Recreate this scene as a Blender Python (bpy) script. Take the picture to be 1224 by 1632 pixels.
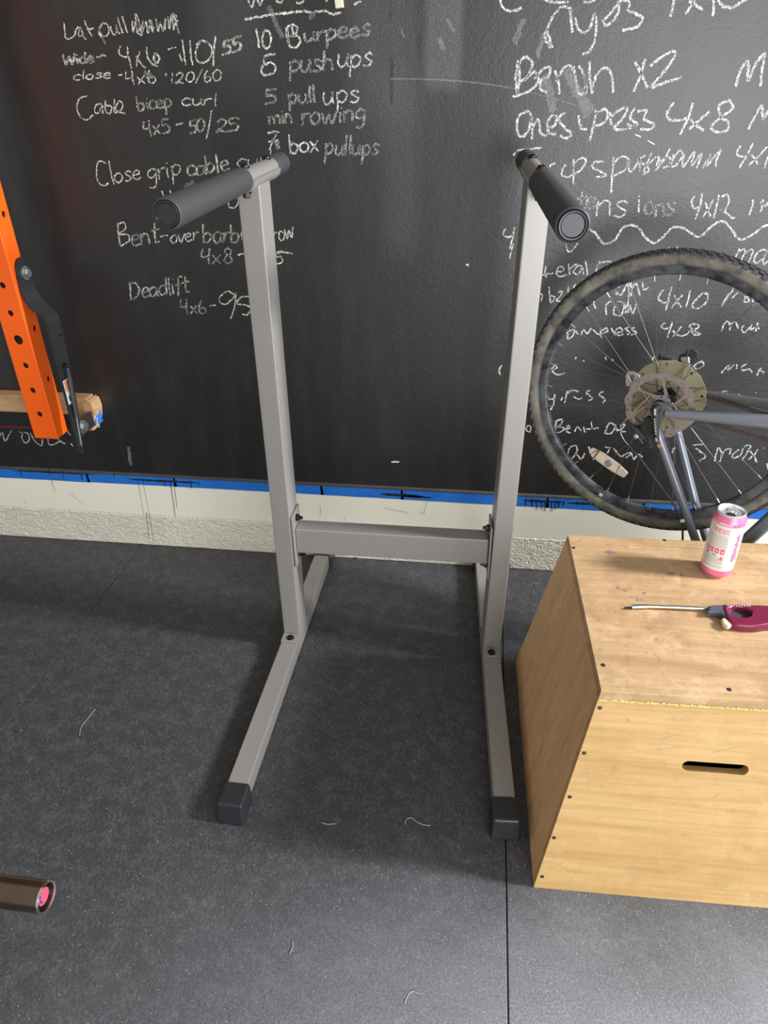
import bpy, bmesh, math, random
from mathutils import Vector, Matrix
random.seed(7)
for o in list(bpy.data.objects): bpy.data.objects.remove(o)
SC = bpy.context.scene
COL = SC.collection
PI = math.pi

# ------------------------------------------------------------------ camera
CW, CH, CF = 1224.0, 1632.0, 1137.2
PITCH, YAW, ROLL, CAMH = 0.55134, 0.13919, -0.01613, 1.41834
FW = Vector((-math.sin(YAW)*math.cos(PITCH), math.cos(YAW)*math.cos(PITCH), -math.sin(PITCH)))
r0 = Vector((math.cos(YAW), math.sin(YAW), 0)); u0 = r0.cross(FW)
RT = r0*math.cos(ROLL) + u0*math.sin(ROLL); UP = -r0*math.sin(ROLL) + u0*math.cos(ROLL)
EYE = Vector((0, 0, CAMH))
cam_data = bpy.data.cameras.new('camera'); cam = bpy.data.objects.new('camera', cam_data); COL.objects.link(cam)
cam_data.sensor_fit = 'VERTICAL'; cam_data.sensor_height = 36.0; cam_data.lens = CF/CH*36.0
cam_data.clip_start = 0.05
m = Matrix((RT, UP, -FW)).transposed().to_4x4(); m.translation = EYE
cam.matrix_world = m
SC.camera = cam

# ------------------------------------------------------------------ view, world, lights
SC.view_settings.view_transform = 'Standard'; SC.view_settings.look = 'None'
SC.view_settings.gamma = 1.0; SC.view_settings.exposure = 0.0
try: SC.view_settings.use_curve_mapping = False
except Exception: pass
wd = bpy.data.worlds.new('world'); SC.world = wd; wd.use_nodes = True
wd.node_tree.nodes['Background'].inputs['Color'].default_value = (1.0, 0.95, 0.88, 1)
wd.node_tree.nodes['Background'].inputs['Strength'].default_value = 0.50

def area(name, loc, target, sx, sy, power, col):
    l = bpy.data.lights.new(name, 'AREA'); l.shape = 'RECTANGLE'; l.size = sx; l.size_y = sy; l.energy = power; l.color = col
    o = bpy.data.objects.new(name, l); COL.objects.link(o); o.location = loc
    o.rotation_euler = (Vector(target)-Vector(loc)).to_track_quat('-Z', 'Y').to_euler()
    return o
area('daylight_side_door', (3.25, 1.2, 2.5), (0.1, 1.1, 0.3), 0.42, 0.62, 250, (0.96, 0.975, 1.0))
area('daylight_garage_opening', (1.45, -1.5, 1.08), (0.95, 1.9, 0.70), 2.1, 2.0, 104, (0.93, 0.96, 1.0))

# ------------------------------------------------------------------ helpers
W = 1.9815          # the back wall stands at y = W, the floor is z = 0
def ray(px, py): return FW + RT*((px-CW/2)/CF) + UP*((CH/2-py)/CF)
def at_y(px, py, y): d = ray(px, py); return EYE + d*(y/d.y)
def at_z(px, py, z): d = ray(px, py); return EYE + d*((z-CAMH)/d.z)

def new_obj(name, me, mat=None, parent=None, smooth=None):
    o = bpy.data.objects.new(name, me); COL.objects.link(o)
    if mat is not None:
        for mm in (mat if isinstance(mat, (list, tuple)) else [mat]): me.materials.append(mm)
    if parent is not None: o.parent = parent
    if smooth is not None:
        for p in me.polygons: p.use_smooth = True
        wn = o.modifiers.new('weighted_normals', 'WEIGHTED_NORMAL'); wn.keep_sharp = True; wn.weight = 60
        try: me.set_sharp_from_angle(angle=math.radians(smooth))
        except Exception: pass
    return o
def tag(o, label=None, cat=None, group=None, kind=None):
    if label: o['label'] = label
    if cat: o['category'] = cat
    if group: o['group'] = group
    if kind: o['kind'] = kind
    return o
def thing(name, label, cat, loc=(0, 0, 0), rot=None, group=None):
    o = bpy.data.objects.new(name, None); COL.objects.link(o); o.empty_display_size = 0.05
    if rot is not None: o.matrix_world = Matrix.Translation(loc) @ rot.to_4x4()
    else: o.location = loc
    return tag(o, label, cat, group)

class MB:
    """collects shapes into one mesh"""
    def __init__(s): s.bm = bmesh.new(); s.mi = 0
    def add(s, verts, faces):
        vs = [s.bm.verts.new(v) for v in verts]; out = []
        for f in faces:
            try: fa = s.bm.faces.new([vs[i] for i in f]); fa.material_index = s.mi; out.append(fa)
            except ValueError: pass
        return vs, out
    def hexa(s, lo, hi, bev=0, seg=2):
        """lo, hi: 4 corners each, same order (ccw from above)"""
        vs, fs = s.add(list(lo)+list(hi), [(3, 2, 1, 0), (4, 5, 6, 7), (0, 1, 5, 4), (1, 2, 6, 5), (2, 3, 7, 6), (3, 0, 4, 7)])
        if bev:
            es = list({e for f in fs for e in f.edges})
            r = bmesh.ops.bevel(s.bm, geom=es, offset=bev, segments=seg, profile=0.5, affect='EDGES', clamp_overlap=True)
            for f in r['faces']: f.material_index = s.mi
        return s
    def box(s, c, d, bev=0, M=None, seg=2):
        x, y, z = (k/2 for k in d); c = Vector(c)
        P = [Vector((-x, -y, -z)), Vector((x, -y, -z)), Vector((x, y, -z)), Vector((-x, y, -z)), Vector((-x, -y, z)), Vector((x, -y, z)), Vector((x, y, z)), Vector((-x, y, z))]
        P = [c + ((M @ p) if M is not None else p) for p in P]
        return s.hexa(P[:4], P[4:], bev, seg)
    def tube(s, pts, rad, n=16, caps=True, closed=False):
        pts = [Vector(p) for p in pts]; k = len(pts)
        rs = rad if isinstance(rad, (list, tuple)) else [rad]*k
        rings = []; prev = None
        for i, p in enumerate(pts):
            if closed: t = pts[(i+1) % k]-pts[i-1]
            else: t = (pts[min(i+1, k-1)]-pts[max(i-1, 0)])
            t.normalize()
            if prev is None:
                a = Vector((0, 0, 1)) if abs(t.z) < .9 else Vector((1, 0, 0))
                e = t.cross(a).normalized()
            else: e = (prev - t*prev.dot(t)).normalized()
            prev = e; f = t.cross(e)
            rings.append([s.bm.verts.new(p + (e*math.cos(2*PI*j/n)+f*math.sin(2*PI*j/n))*rs[i]) for j in range(n)])
        rng = range(k) if closed else range(k-1)
        for i in rng:
            A, B = rings[i], rings[(i+1) % k]
            for j in range(n):
                fa = s.bm.faces.new((A[j], A[(j+1) % n], B[(j+1) % n], B[j])); fa.material_index = s.mi
        if caps and not closed:
            fa = s.bm.faces.new(list(reversed(rings[0]))); fa.material_index = s.mi
            fa = s.bm.faces.new(rings[-1]); fa.material_index = s.mi
        return s
    def lathe(s, prof, c=(0, 0, 0), ax=(0, 0, 1), n=32, closed=False):
        """prof: (r, h) pairs along axis ax from c"""
        c = Vector(c); ax = Vector(ax).normalized(); a = Vector((0, 0, 1)) if abs(ax.z) < .9 else Vector((1, 0, 0))
        e = ax.cross(a).normalized(); f = ax.cross(e); rings = []
        for r, h in prof:
            if r < 1e-6: rings.append([s.bm.verts.new(c+ax*h)])
            else: rings.append([s.bm.verts.new(c+ax*h+(e*math.cos(2*PI*j/n)+f*math.sin(2*PI*j/n))*r) for j in range(n)])
        L = len(rings)
        for i in range(L if closed else L-1):
            A, B = rings[i], rings[(i+1) % L]
            for j in range(n):
                if len(A) == 1 and len(B) == 1: continue
                if len(A) == 1: q = (A[0], B[(j+1) % n], B[j])
                elif len(B) == 1: q = (A[j], A[(j+1) % n], B[0])
                else: q = (A[j], A[(j+1) % n], B[(j+1) % n], B[j])
                try: fa = s.bm.faces.new(q); fa.material_index = s.mi
                except ValueError: pass
        return s
    def prism(s, poly, h0, h1, M=None):
        n = len(poly); lo = [Vector((x, y, h0)) for x, y in poly]; hi = [Vector((x, y, h1)) for x, y in poly]
        P = [(M @ p) if M is not None else p for p in lo+hi]
        s.add(P, [tuple(range(n-1, -1, -1)), tuple(range(n, 2*n))]+[(i, (i+1) % n, n+(i+1) % n, n+i) for i in range(n)])
        return s
    def sphere(s, c, r, sc=(1, 1, 1), n=12):
        r_ = bmesh.ops.create_uvsphere(s.bm, u_segments=n, v_segments=max(6, n*2//3), radius=r)
        for v in r_['verts']: v.co = Vector((v.co.x*sc[0], v.co.y*sc[1], v.co.z*sc[2])) + Vector(c)
        return s
    def mesh(s, name):
        bmesh.ops.recalc_face_normals(s.bm, faces=s.bm.faces[:])
        me = bpy.data.meshes.new(name); s.bm.to_mesh(me); s.bm.free(); return me
    def build(s, name, mat, parent=None, smooth=None):
        return new_obj(name, s.mesh(name), mat, parent, smooth)

def curve_mesh(cu):
    o = bpy.data.objects.new('tmp', cu); COL.objects.link(o)
    bpy.context.view_layer.update()
    dg = bpy.context.evaluated_depsgraph_get()
    me = bpy.data.meshes.new_from_object(o.evaluated_get(dg)); bpy.data.objects.remove(o); bpy.data.curves.remove(cu)
    return me
def plate(outlines, thick, bevel=0.0):
    """flat plate with holes: first outline is the rim, the rest are holes; centred on z = 0"""
    cu = bpy.data.curves.new('tmp', 'CURVE'); cu.dimensions = '2D'; cu.fill_mode = 'BOTH'; cu.extrude = thick/2-bevel; cu.bevel_depth = bevel; cu.offset = -bevel
    for ol in outlines:
        sp = cu.splines.new('POLY'); sp.points.add(len(ol)-1); sp.use_cyclic_u = True
        for i, (x, y) in enumerate(ol): sp.points[i].co = (x, y, 0, 1)
    return curve_mesh(cu)
def text_mesh(body, size, thick=0.0001, offset=0.0, align='CENTER', xs=1.0):
    cu = bpy.data.curves.new('tmp', 'FONT'); cu.body = body; cu.size = size; cu.extrude = thick; cu.offset = offset; cu.align_x = align; cu.resolution_u = 3
    me = curve_mesh(cu)
    for v in me.vertices: v.co.x *= xs
    return me
def circ(cx, cy, r, n=20): return [(cx+r*math.cos(2*PI*i/n), cy+r*math.sin(2*PI*i/n)) for i in range(n)]
def join_mesh(mb, me, M):
    vs = [mb.bm.verts.new(M @ v.co) for v in me.vertices]
    for p in me.polygons:
        try: f = mb.bm.faces.new([vs[i] for i in p.vertices]); f.material_index = mb.mi
        except ValueError: pass
    bpy.data.meshes.remove(me)

def smooth_line(p, step):
    """Catmull-Rom through p, resampled about every step"""
    if len(p) == 2:
        n = max(1, int(math.dist(p[0], p[1])/step)); return [(p[0][0]+(p[1][0]-p[0][0])*i/n, p[0][1]+(p[1][1]-p[0][1])*i/n) for i in range(n+1)]
    out = []
    for i in range(len(p)-1):
        a, b, c, d = p[max(i-1, 0)], p[i], p[i+1], p[min(i+2, len(p)-1)]
        n = max(1, int(math.dist(b, c)/step))
        for k in range(n):
            t = k/n; q = []
            for j in (0, 1):
                q.append(.5*((2*b[j])+(-a[j]+c[j])*t+(2*a[j]-5*b[j]+4*c[j]-d[j])*t*t+(-a[j]+3*b[j]-3*c[j]+d[j])*t**3))
            out.append(tuple(q))
    out.append(p[-1]); return out

# ------------------------------------------------------------------ materials
class NT:
    def __init__(s, name):
        s.m = bpy.data.materials.new(name); s.m.use_nodes = True; s.t = s.m.node_tree; s.n = s.t.nodes; s.b = s.n['Principled BSDF']; s.out = s.n['Material Output']
    def node(s, ty, **kw):
        n = s.n.new(ty)
        for k, v in kw.items():
            if k in n.inputs and not hasattr(n, k): s.set(n.inputs[k], v)
            elif hasattr(n, k): setattr(n, k, v)
            else: s.set(n.inputs[k], v)
        return n
    def set(s, sock, v):
        if isinstance(v, bpy.types.NodeSocket): s.t.links.new(v, sock)
        else: sock.default_value = v
    def coord(s, scale=(1, 1, 1), loc=(0, 0, 0), rot=(0, 0, 0)):
        tc = s.n.new('ShaderNodeTexCoord'); mp = s.n.new('ShaderNodeMapping')
        mp.inputs['Scale'].default_value = scale; mp.inputs['Location'].default_value = loc; mp.inputs['Rotation'].default_value = rot
        s.t.links.new(tc.outputs['Object'], mp.inputs['Vector']); return mp.outputs['Vector']
    def noise(s, scale, detail=3, rough=.5, vec=None, dist=0):
        n = s.n.new('ShaderNodeTexNoise'); n.inputs['Scale'].default_value = scale; n.inputs['Detail'].default_value = detail; n.inputs['Roughness'].default_value = rough; n.inputs['Distortion'].default_value = dist
        s.t.links.new(vec if vec is not None else s.coord(), n.inputs['Vector']); return n.outputs['Fac']
    def voro(s, scale, vec=None, feature='F1'):
        n = s.n.new('ShaderNodeTexVoronoi'); n.feature = feature; n.inputs['Scale'].default_value = scale
        s.t.links.new(vec if vec is not None else s.coord(), n.inputs['Vector']); return n.outputs['Distance']
    def ramp(s, fac, stops, interp='LINEAR'):
        r = s.n.new('ShaderNodeValToRGB'); r.color_ramp.interpolation = interp; e = r.color_ramp.elements
        while len(e) < len(stops): e.new(.5)
        for el, (p, c) in zip(e, stops):
            el.position = p; el.color = (c, c, c, 1) if isinstance(c, (int, float)) else (*c, 1)
        s.t.links.new(fac, r.inputs['Fac']); return r.outputs['Color']
    def mix(s, fac, a, b, mode='MIX'):
        n = s.n.new('ShaderNodeMix'); n.data_type = 'RGBA'; n.blend_type = mode
        for k, v in ((0, fac), (6, a), (7, b)):
            if isinstance(v, bpy.types.NodeSocket): s.t.links.new(v, n.inputs[k])
            elif k == 0: n.inputs[0].default_value = v
            else: n.inputs[k].default_value = (*v, 1) if len(v) == 3 else v
        return n.outputs[2]
    def math(s, op, a, b=None, clamp=False):
        n = s.n.new('ShaderNodeMath'); n.operation = op; n.use_clamp = clamp
        for i, v in ((0, a), (1, b)):
            if v is None: continue
            s.set(n.inputs[i], v)
        return n.outputs[0]
    def bump(s, h, strength=.3, dist=.001):
        n = s.n.new('ShaderNodeBump'); n.inputs['Strength'].default_value = strength; n.inputs['Distance'].default_value = dist
        s.t.links.new(h, n.inputs['Height']); s.t.links.new(n.outputs['Normal'], s.b.inputs['Normal'])
    def fin(s, col=None, rough=None, metal=None, spec=None, **kw):
        if col is not None: s.set(s.b.inputs['Base Color'], col if isinstance(col, bpy.types.NodeSocket) else (*col, 1))
        if rough is not None: s.set(s.b.inputs['Roughness'], rough)
        if metal is not None: s.set(s.b.inputs['Metallic'], metal)
        if spec is not None: s.set(s.b.inputs['Specular IOR Level'], spec)
        for k, v in kw.items(): s.set(s.b.inputs[k], v)
        return s.m
def plain(name, col, rough=.5, metal=0, spec=.5, var=.12, scale=40, bump=0, **kw):
    """a colour with faint procedural mottling"""
    t = NT(name); n = t.noise(scale, 4)
    c = t.mix(n, tuple(k*(1-var) for k in col), tuple(min(1, k*(1+var)) for k in col))
    if bump: t.bump(t.noise(scale*6, 3), bump, .0006)
    return t.fin(c, rough, metal, spec, **kw)

def mat_wall():
    t = NT('blackboard_paint'); v = t.coord()
    big = t.noise(2.2, 4, .6, v); streak = t.noise(5, 4, .6, t.coord((3.0, 1, .55)))
    col = t.mix(t.ramp(big, [(.3, 0), (.7, 1)]), (.0075, .0070, .0070), (.013, .0125, .013))
    dust = t.ramp(streak, [(.48, 0), (.75, 1)])
    col = t.mix(t.math('MULTIPLY', dust, .16), col, (.06, .07, .068))
    # wiped chalk haze: a tall pale patch between the two lists, as wide as a sponge
    sep = t.node('ShaderNodeSeparateXYZ', Vector=v); X, Z = sep.outputs['X'], sep.outputs['Z']
    def band(sock, a, b, s):
        n = t.n.new('ShaderNodeMapRange'); n.interpolation_type = 'SMOOTHSTEP'; n.clamp = True
        t.t.links.new(sock, n.inputs['Value']); n.inputs['From Min'].default_value = a-s; n.inputs['From Max'].default_value = a+s
        q = t.n.new('ShaderNodeMapRange'); q.interpolation_type = 'SMOOTHSTEP'; q.clamp = True
        t.t.links.new(sock, q.inputs['Value']); q.inputs['From Min'].default_value = b-s; q.inputs['From Max'].default_value = b+s
        return t.math('SUBTRACT', n.outputs['Result'], q.outputs['Result'])
    fine = t.ramp(t.noise(320, 2, .6, v), [(.4, .25), (.62, 1)])
    for (xa, xb, za, zb, s, k) in ((WX(678), WX(732), 1.385, 1.8, .012, .16), (WX(560), WX(660), 1.33, 1.9, .05, .10), (WX(330), WX(430), 1.42, 1.9, .05, .07), (WX(610), WX(668), 1.0, 1.40, .03, .06)):
        msk = t.math('MULTIPLY', band(X, xa, xb, s), band(Z, za, zb, s*2))
        msk = t.math('MULTIPLY', t.math('MULTIPLY', msk, fine), k)
        col = t.mix(msk, col, (.55, .55, .54))
    # daylight sheen at the upper right, helped by pale mottling in the colour
    painted_sheen = t.math('MULTIPLY', band(X, WX(860), 3.0, .16), band(Z, .75, 3.0, .3))
    painted_sheen = t.math('MULTIPLY', painted_sheen, t.ramp(t.noise(4, 5, .65, t.coord((1, 1, .8), (2, 0, 5))), [(.3, .5), (.7, 1)]))
    col = t.mix(t.math('MULTIPLY', painted_sheen, .012), col, (.52, .52, .53))
    # narrow dark runs of fresh paint
    for (px, za, zb) in ((624, 1.33, 1.9), (668, 1.42, 1.9)):
        wob = t.math('ADD', X, t.math('MULTIPLY', t.math('SUBTRACT', t.noise(9, 2, .5, t.coord((0, 0, 1))), .5), .02))
        msk = t.math('MULTIPLY', band(wob, WX(px)-.004, WX(px)+.004, .003), band(Z, za, zb, .03))
        msk = t.math('MULTIPLY', msk, t.ramp(t.noise(16, 2, .5, v), [(.42, 0), (.55, 1)]))
        col = t.mix(t.math('MULTIPLY', msk, .85), col, (.008, .008, .008))
    rg = t.mix(t.noise(3, 3, .5, v), (.36,)*3, (.44,)*3)
    peel = t.math('ADD', t.noise(230, 3, .55, v), t.math('MULTIPLY', t.noise(80, 2, .5, v), .8))
    t.bump(peel, .6, .0008)
    return t.fin(col, rg, 0, .78)
def mat_floor():
    t = NT('rubber_mat'); v = t.coord()
    def edge(sock, a, b):
        n = t.n.new('ShaderNodeMapRange'); n.interpolation_type = 'SMOOTHSTEP'; n.clamp = True
        t.t.links.new(sock, n.inputs['Value']); n.inputs['From Min'].default_value = a; n.inputs['From Max'].default_value = b
        return n.outputs['Result']
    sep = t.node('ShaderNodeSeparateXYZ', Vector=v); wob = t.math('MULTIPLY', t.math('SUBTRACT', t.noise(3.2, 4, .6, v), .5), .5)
    # daylight on the right foreground, painted in as a pale bluish mottled patch
    painted_glow = t.math('MULTIPLY', edge(t.math('ADD', sep.outputs['Y'], wob), 1.02, .45), edge(t.math('ADD', sep.outputs['X'], wob), -.95, .45))
    col = t.mix(t.noise(2.5, 5, .6, v), (.026, .026, .028), (.050, .050, .054))
    scuff = t.ramp(t.math('ADD', t.math('MULTIPLY', t.noise(170, 4, .7, t.coord((1, .5, 1), rot=(0, 0, .6))), .6), t.math('MULTIPLY', t.noise(26, 4, .6, v), .4)), [(.47, 0), (.68, 1)])
    col = t.mix(t.math('MULTIPLY', scuff, .75), col, (.115, .115, .122))
    grain = t.ramp(t.noise(420, 2, .6, v), [(.55, 0), (.75, 1)])
    col = t.mix(t.math('MULTIPLY', grain, .5), col, (.15, .15, .16))
    for sc, th, cc, k in ((150, .11, (.60, .60, .58), .95), (75, .080, (.65, .63, .57), .9), (260, .17, (.40, .40, .41), .75), (420, .2, (.26, .26, .27), .6)):
        vv = t.voro(sc, v); f = t.ramp(vv, [(th*.6, 1), (th, 0)])
        thin = t.ramp(t.noise(sc*.22, 2, .5, v), [(.44, 0), (.54, 1)])
        col = t.mix(t.math('MULTIPLY', t.math('MULTIPLY', f, thin), k), col, cc)
    col = t.mix(t.math('MULTIPLY', painted_glow, t.ramp(t.noise(240, 3, .65, v), [(.3, .25), (.7, .75)])), col, (.40, .415, .46))
    t.bump(t.noise(500, 2, .5, v), .35, .0008)
    return t.fin(col, t.mix(t.noise(7, 3), (.48,)*3, (.62,)*3), 0, .42)
def mat_wood(name, axis, base, dark, worn=.5, seed=0):
    """plywood veneer; axis = direction of the grain in the panel's own coordinates"""
    t = NT(name)
    sc = [14, 14, 14]; sc[axis] = 1.3
    v = t.coord(tuple(sc), (seed, seed*1.7, seed*.6)); fv = t.coord()
    g = t.noise(1.0, 5, .6, v, 1.2)
    sc2 = [120, 120, 120]; sc2[axis] = 5
    fine = t.noise(1.0, 3, .6, t.coord(tuple(sc2)))
    w = t.n.new('ShaderNodeTexWave'); w.wave_type = 'RINGS'; w.rings_direction = 'XYZ'[(axis+1) % 3]; w.inputs['Scale'].default_value = .33; w.inputs['Distortion'].default_value = 5; w.inputs['Detail'].default_value = 2
    t.t.links.new(v, w.inputs['Vector'])
    col = t.mix(t.ramp(g, [(.3, 0), (.72, 1)]), dark, base)
    col = t.mix(t.math('MULTIPLY', t.ramp(w.outputs['Fac'], [(.82, 0), (1, 1)]), .16), col, tuple(k*.55 for k in dark))
    col = t.mix(t.math('MULTIPLY', t.ramp(fine, [(.35, 1), (.6, 0)]), .26), col, tuple(k*.5 for k in dark))
    patch = t.ramp(t.noise(9, 4, .65, fv), [(.52, 0), (.72, 1)])
    col = t.mix(t.math('MULTIPLY', patch, worn*.55), col, (dark[0]*.62, dark[1]*.58, dark[2]*.62))
    pale = t.ramp(t.noise(16, 5, .7, t.coord((1, 1, 1), (3, 8, 1))), [(.55, 0), (.7, 1)])
    col = t.mix(t.math('MULTIPLY', pale, worn*.45), col, (min(1, base[0]*1.15), min(1, base[1]*1.22), min(1, base[2]*1.4)))
    nick = t.ramp(t.noise(55, 4, .75, t.coord((1, 1, 1), (9, 2, 4))), [(.56, 0), (.68, 1)])
    col = t.mix(t.math('MULTIPLY', nick, worn*.35), col, (dark[0]*.55, dark[1]*.5, dark[2]*.5))
    spots = t.ramp(t.voro(38, fv), [(.035, 1), (.06, 0)]); sp2 = t.ramp(t.noise(7, 2, .5, fv), [(.5, 0), (.6, 1)])
    col = t.mix(t.math('MULTIPLY', t.math('MULTIPLY', spots, sp2), .55*worn), col, (.16, .09, .05))
    t.bump(t.math('ADD', fine, t.noise(60, 4, .6, fv)), .25, .001)
    return t.fin(col, .55, 0, .35)
def mat_chalk(name, lo, hi, col, most=1.0):
    t = NT(name); v = t.coord()
    n = t.math('ADD', t.noise(640, 2, .7, v), t.math('MULTIPLY', t.math('SUBTRACT', t.noise(110, 2, .5, v), .5), .35))
    a = t.ramp(n, [(lo, 0), (hi, most)])
    t.set(t.b.inputs['Alpha'], a)
    return t.fin(col, .95, 0, .1)
def mat_stucco():
    t = NT('stucco'); v = t.coord()
    h = t.math('ADD', t.noise(55, 4, .6, t.coord((.7, 1, 1.5)), .8), t.math('MULTIPLY', t.noise(160, 3), .4))
    t.bump(h, .9, .010)
    col = t.mix(t.noise(14, 4), (.66, .63, .52), (.78, .75, .64))
    return t.fin(col, .8, 0, .3)
def mat_board():
    t = NT('white_trim_paint'); col = t.mix(t.noise(6, 4), (.80, .77, .64), (.86, .83, .70))
    mk = t.math('MULTIPLY', t.ramp(t.noise(30, 3, .6, t.coord((1, 1, 3))), [(.72, 0), (.78, 1)]), .35)
    return t.fin(t.mix(mk, col, (.3, .28, .25)), .5, 0, .4)
def mat_tape():
    t = NT('blue_masking_tape'); col = t.mix(t.noise(18, 3), (.008, .115, .50), (.018, .185, .66))
    t.bump(t.noise(40, 4, .6, t.coord((1, 1, .3))), .5, .003)
    return t.fin(col, .55, 0, .4)
def mat_tire():
    t = NT('tire_rubber'); v = t.coord(); sep = t.node('ShaderNodeSeparateXYZ', Vector=v)
    r = t.math('SQRT', t.math('ADD', t.math('POWER', sep.outputs['X'], 2), t.math('POWER', sep.outputs['Y'], 2)))
    mr = t.n.new('ShaderNodeMapRange'); mr.inputs['From Min'].default_value = .3135; mr.inputs['From Max'].default_value = .3435; t.t.links.new(r, mr.inputs['Value'])
    side = t.ramp(mr.outputs['Result'], [(0.0, 0.35), (.25, 1), (.75, 1), (1.0, 0)])
    dirt = t.ramp(t.noise(26, 4, .6, v), [(.32, .25), (.65, 1)])
    col = t.mix(t.math('MULTIPLY', side, dirt), (.040, .041, .044), (.24, .222, .178))
    return t.fin(col, .75, 0, .3)
def mat_rim():
    t = NT('rim_alloy'); v = t.coord()
    n = t.ramp(t.noise(22, 4, .65, v), [(.42, 0), (.62, 1)])
    return t.fin(t.mix(n, (.020, .022, .026), (.11, .12, .13)), .42, .3, .5)

def WX(px): return at_y(px, 150, W).x
M = {}
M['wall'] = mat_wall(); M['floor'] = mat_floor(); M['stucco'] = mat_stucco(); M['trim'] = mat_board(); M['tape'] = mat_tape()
M['chalk'] = mat_chalk('chalk', .44, .55, (.86, .85, .80)); M['chalk_faint'] = mat_chalk('chalk_faint', .56, .74, (.7, .7, .68)); M['chalk_smear'] = mat_chalk('chalk_smear', .30, .80, (.62, .62, .61), .42)
M['paint'] = plain('black_paint', (.012, .012, .012), .45)
M['ledge'] = plain('dusty_black_edge', (.06, .055, .05), .8, var=.5, scale=25)
M['steel'] = plain('silver_powder_coat', (.322, .306, .284), .40, .30, .5, var=.04, scale=300)
M['grip'] = plain('black_foam', (.048, .048, .051), .6, bump=.4, scale=120)
M['cap'] = plain('black_plastic', (.024, .025, .028), .30)
M['bolt'] = plain('black_oxide_bolt', (.03, .028, .032), .28, .8)
M['zinc'] = plain('zinc_bolt', (.50, .54, .53), .35, .9)
M['orange'] = plain('orange_powder_coat', (1.0, .130, .006), .36, 0, .45, var=.04, scale=10)
M['matte_black'] = plain('black_powder_coat', (.020, .021, .023), .5)
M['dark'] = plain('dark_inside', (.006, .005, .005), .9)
M['wood_top'] = mat_wood('plywood_worn_top', 0, (.60, .41, .225), (.42, .255, .125), 1.15, 1)
M['wood_front'] = mat_wood('plywood_front', 0, (.635, .42, .180), (.54, .32, .12), .55, 4)
M['wood_side'] = mat_wood('plywood_side', 2, (.84, .54, .28), (.68, .40, .19), .4, 9)
M['wood_plank'] = mat_wood('pine_board', 0, (.62, .40, .22), (.45, .25, .12), .4, 5)
M['glue'] = plain('dried_yellow_glue', (.72, .50, .12), .5, var=.3, scale=120)
M['screw'] = plain('sunk_screw', (.05, .045, .05), .45, .5)
M['purple'] = mat_chalk('purple_smudge', .44, .64, (.30, .12, .33), .8); M['rust'] = mat_chalk('orange_smudge', .42, .66, (.60, .24, .08), .75)
M['frame'] = plain('blue_grey_frame_paint', (.205, .225, .262), .22, .35, .6, var=.05)
M['tire'] = mat_tire(); M['rim'] = mat_rim()
M['spoke'] = plain('stainless_spoke', (.12, .12, .12), .40, .6)
M['rotor'] = plain('brushed_rotor', (.34, .28, .265), .42, .6, var=.25, scale=90)
M['protector'] = plain('yellowed_plastic', (.29, .26, .165), .35, 0, .5, var=.25, scale=30)
M['alloy'] = plain('grey_alloy', (.50, .50, .50), .35, .8)
M['chain'] = plain('oily_chain', (.085, .065, .055), .5, .6, var=.5, scale=200)
M['saddle'] = plain('black_vinyl', (.02, .02, .02), .45)
M['reflector'] = plain('clear_reflector', (.60, .52, .44), .25, 0, .6, var=.15, scale=150)
M['white'] = plain('white_plastic', (.78, .78, .76), .5, var=.03)
M['cable'] = plain('black_cable_housing', (.03, .03, .032), .35)
M['brass'] = plain('brass', (.75, .55, .32), .25, .9)
M['can_white'] = plain('white_can_print', (.80, .79, .74), .28, .15, .6, var=.03)
M['can_pink'] = plain('pink_can_print', (.86, .20, .38), .3, .25, .6, var=.06)
M['can_alu'] = plain('bare_aluminium', (.86, .86, .88), .36, .85, var=.03)
M['ink'] = plain('dark_ink', (.10, .08, .08), .6); M['ink_red'] = plain('red_ink', (.75, .06, .13), .5); M['ink_grey'] = plain('grey_ink', (.36, .34, .32), .6)
M['burgundy'] = plain('burgundy_plastic', (.17, .013, .045), .25, 0, .55, var=.08)
M['slate'] = plain('slate_plastic', (.055, .06, .085), .4); M['cream'] = plain('cream_plastic', (.74, .58, .42), .4)
M['bar'] = plain('worn_bar_steel', (.17, .13, .095), .24, .9, var=.4, scale=25); M['chrome'] = plain('chrome_ring', (.8, .78, .76), .15, 1)
M['red_disc'] = plain('red_sticker', (.85, .08, .13), .45, var=.15)
M['blue_ink'] = plain('blue_ink', (.06, .05, .30), .5)
M['leaf'] = plain('dry_leaf', (.16, .17, .05), .8, var=.4); M['straw'] = plain('pale_fibre', (.48, .45, .38), .8)
M['sticker'] = plain('white_sticker', (.72, .70, .66), .5, var=.06); M['sticker_orange'] = plain('orange_ink', (.85, .25, .05), .5)

# ------------------------------------------------------------------ the setting
mb = MB()
SEAM_A, SEAM_B = (.1185, .0), (-1.155, .0)
for (x0, x1) in ((-2.6, -1.1528), (-1.1512, .1175), (.1200, 1.45), (1.453, 2.7)):
    mb.box(((x0+x1)/2, .2, -.006), (x1-x0, 3.56, .012), .0012, seg=1)
mb.box((.05, .2, -.02), (5.4, 3.7, .012))
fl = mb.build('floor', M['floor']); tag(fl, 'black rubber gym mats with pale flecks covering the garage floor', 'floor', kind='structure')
BZ = .126; TZ0, TZ1 = .2445, .2745; LZ = .290     # stucco top, tape, lip of the painted board
mb = MB(); mb.box((.05, W+.04, 1.6), (5.4, .08, 2.66)); wall = mb.build('wall_back', M['wall'])
tag(wall, 'wall painted black as a chalkboard, covered in chalk workout lists', 'wall', kind='structure')
mb = MB(); mb.box((.05, W+.03, LZ-.0085), (5.4, .076, .011), .003); mb.build('board_edge', M['ledge'], wall)
mb = MB()
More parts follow.
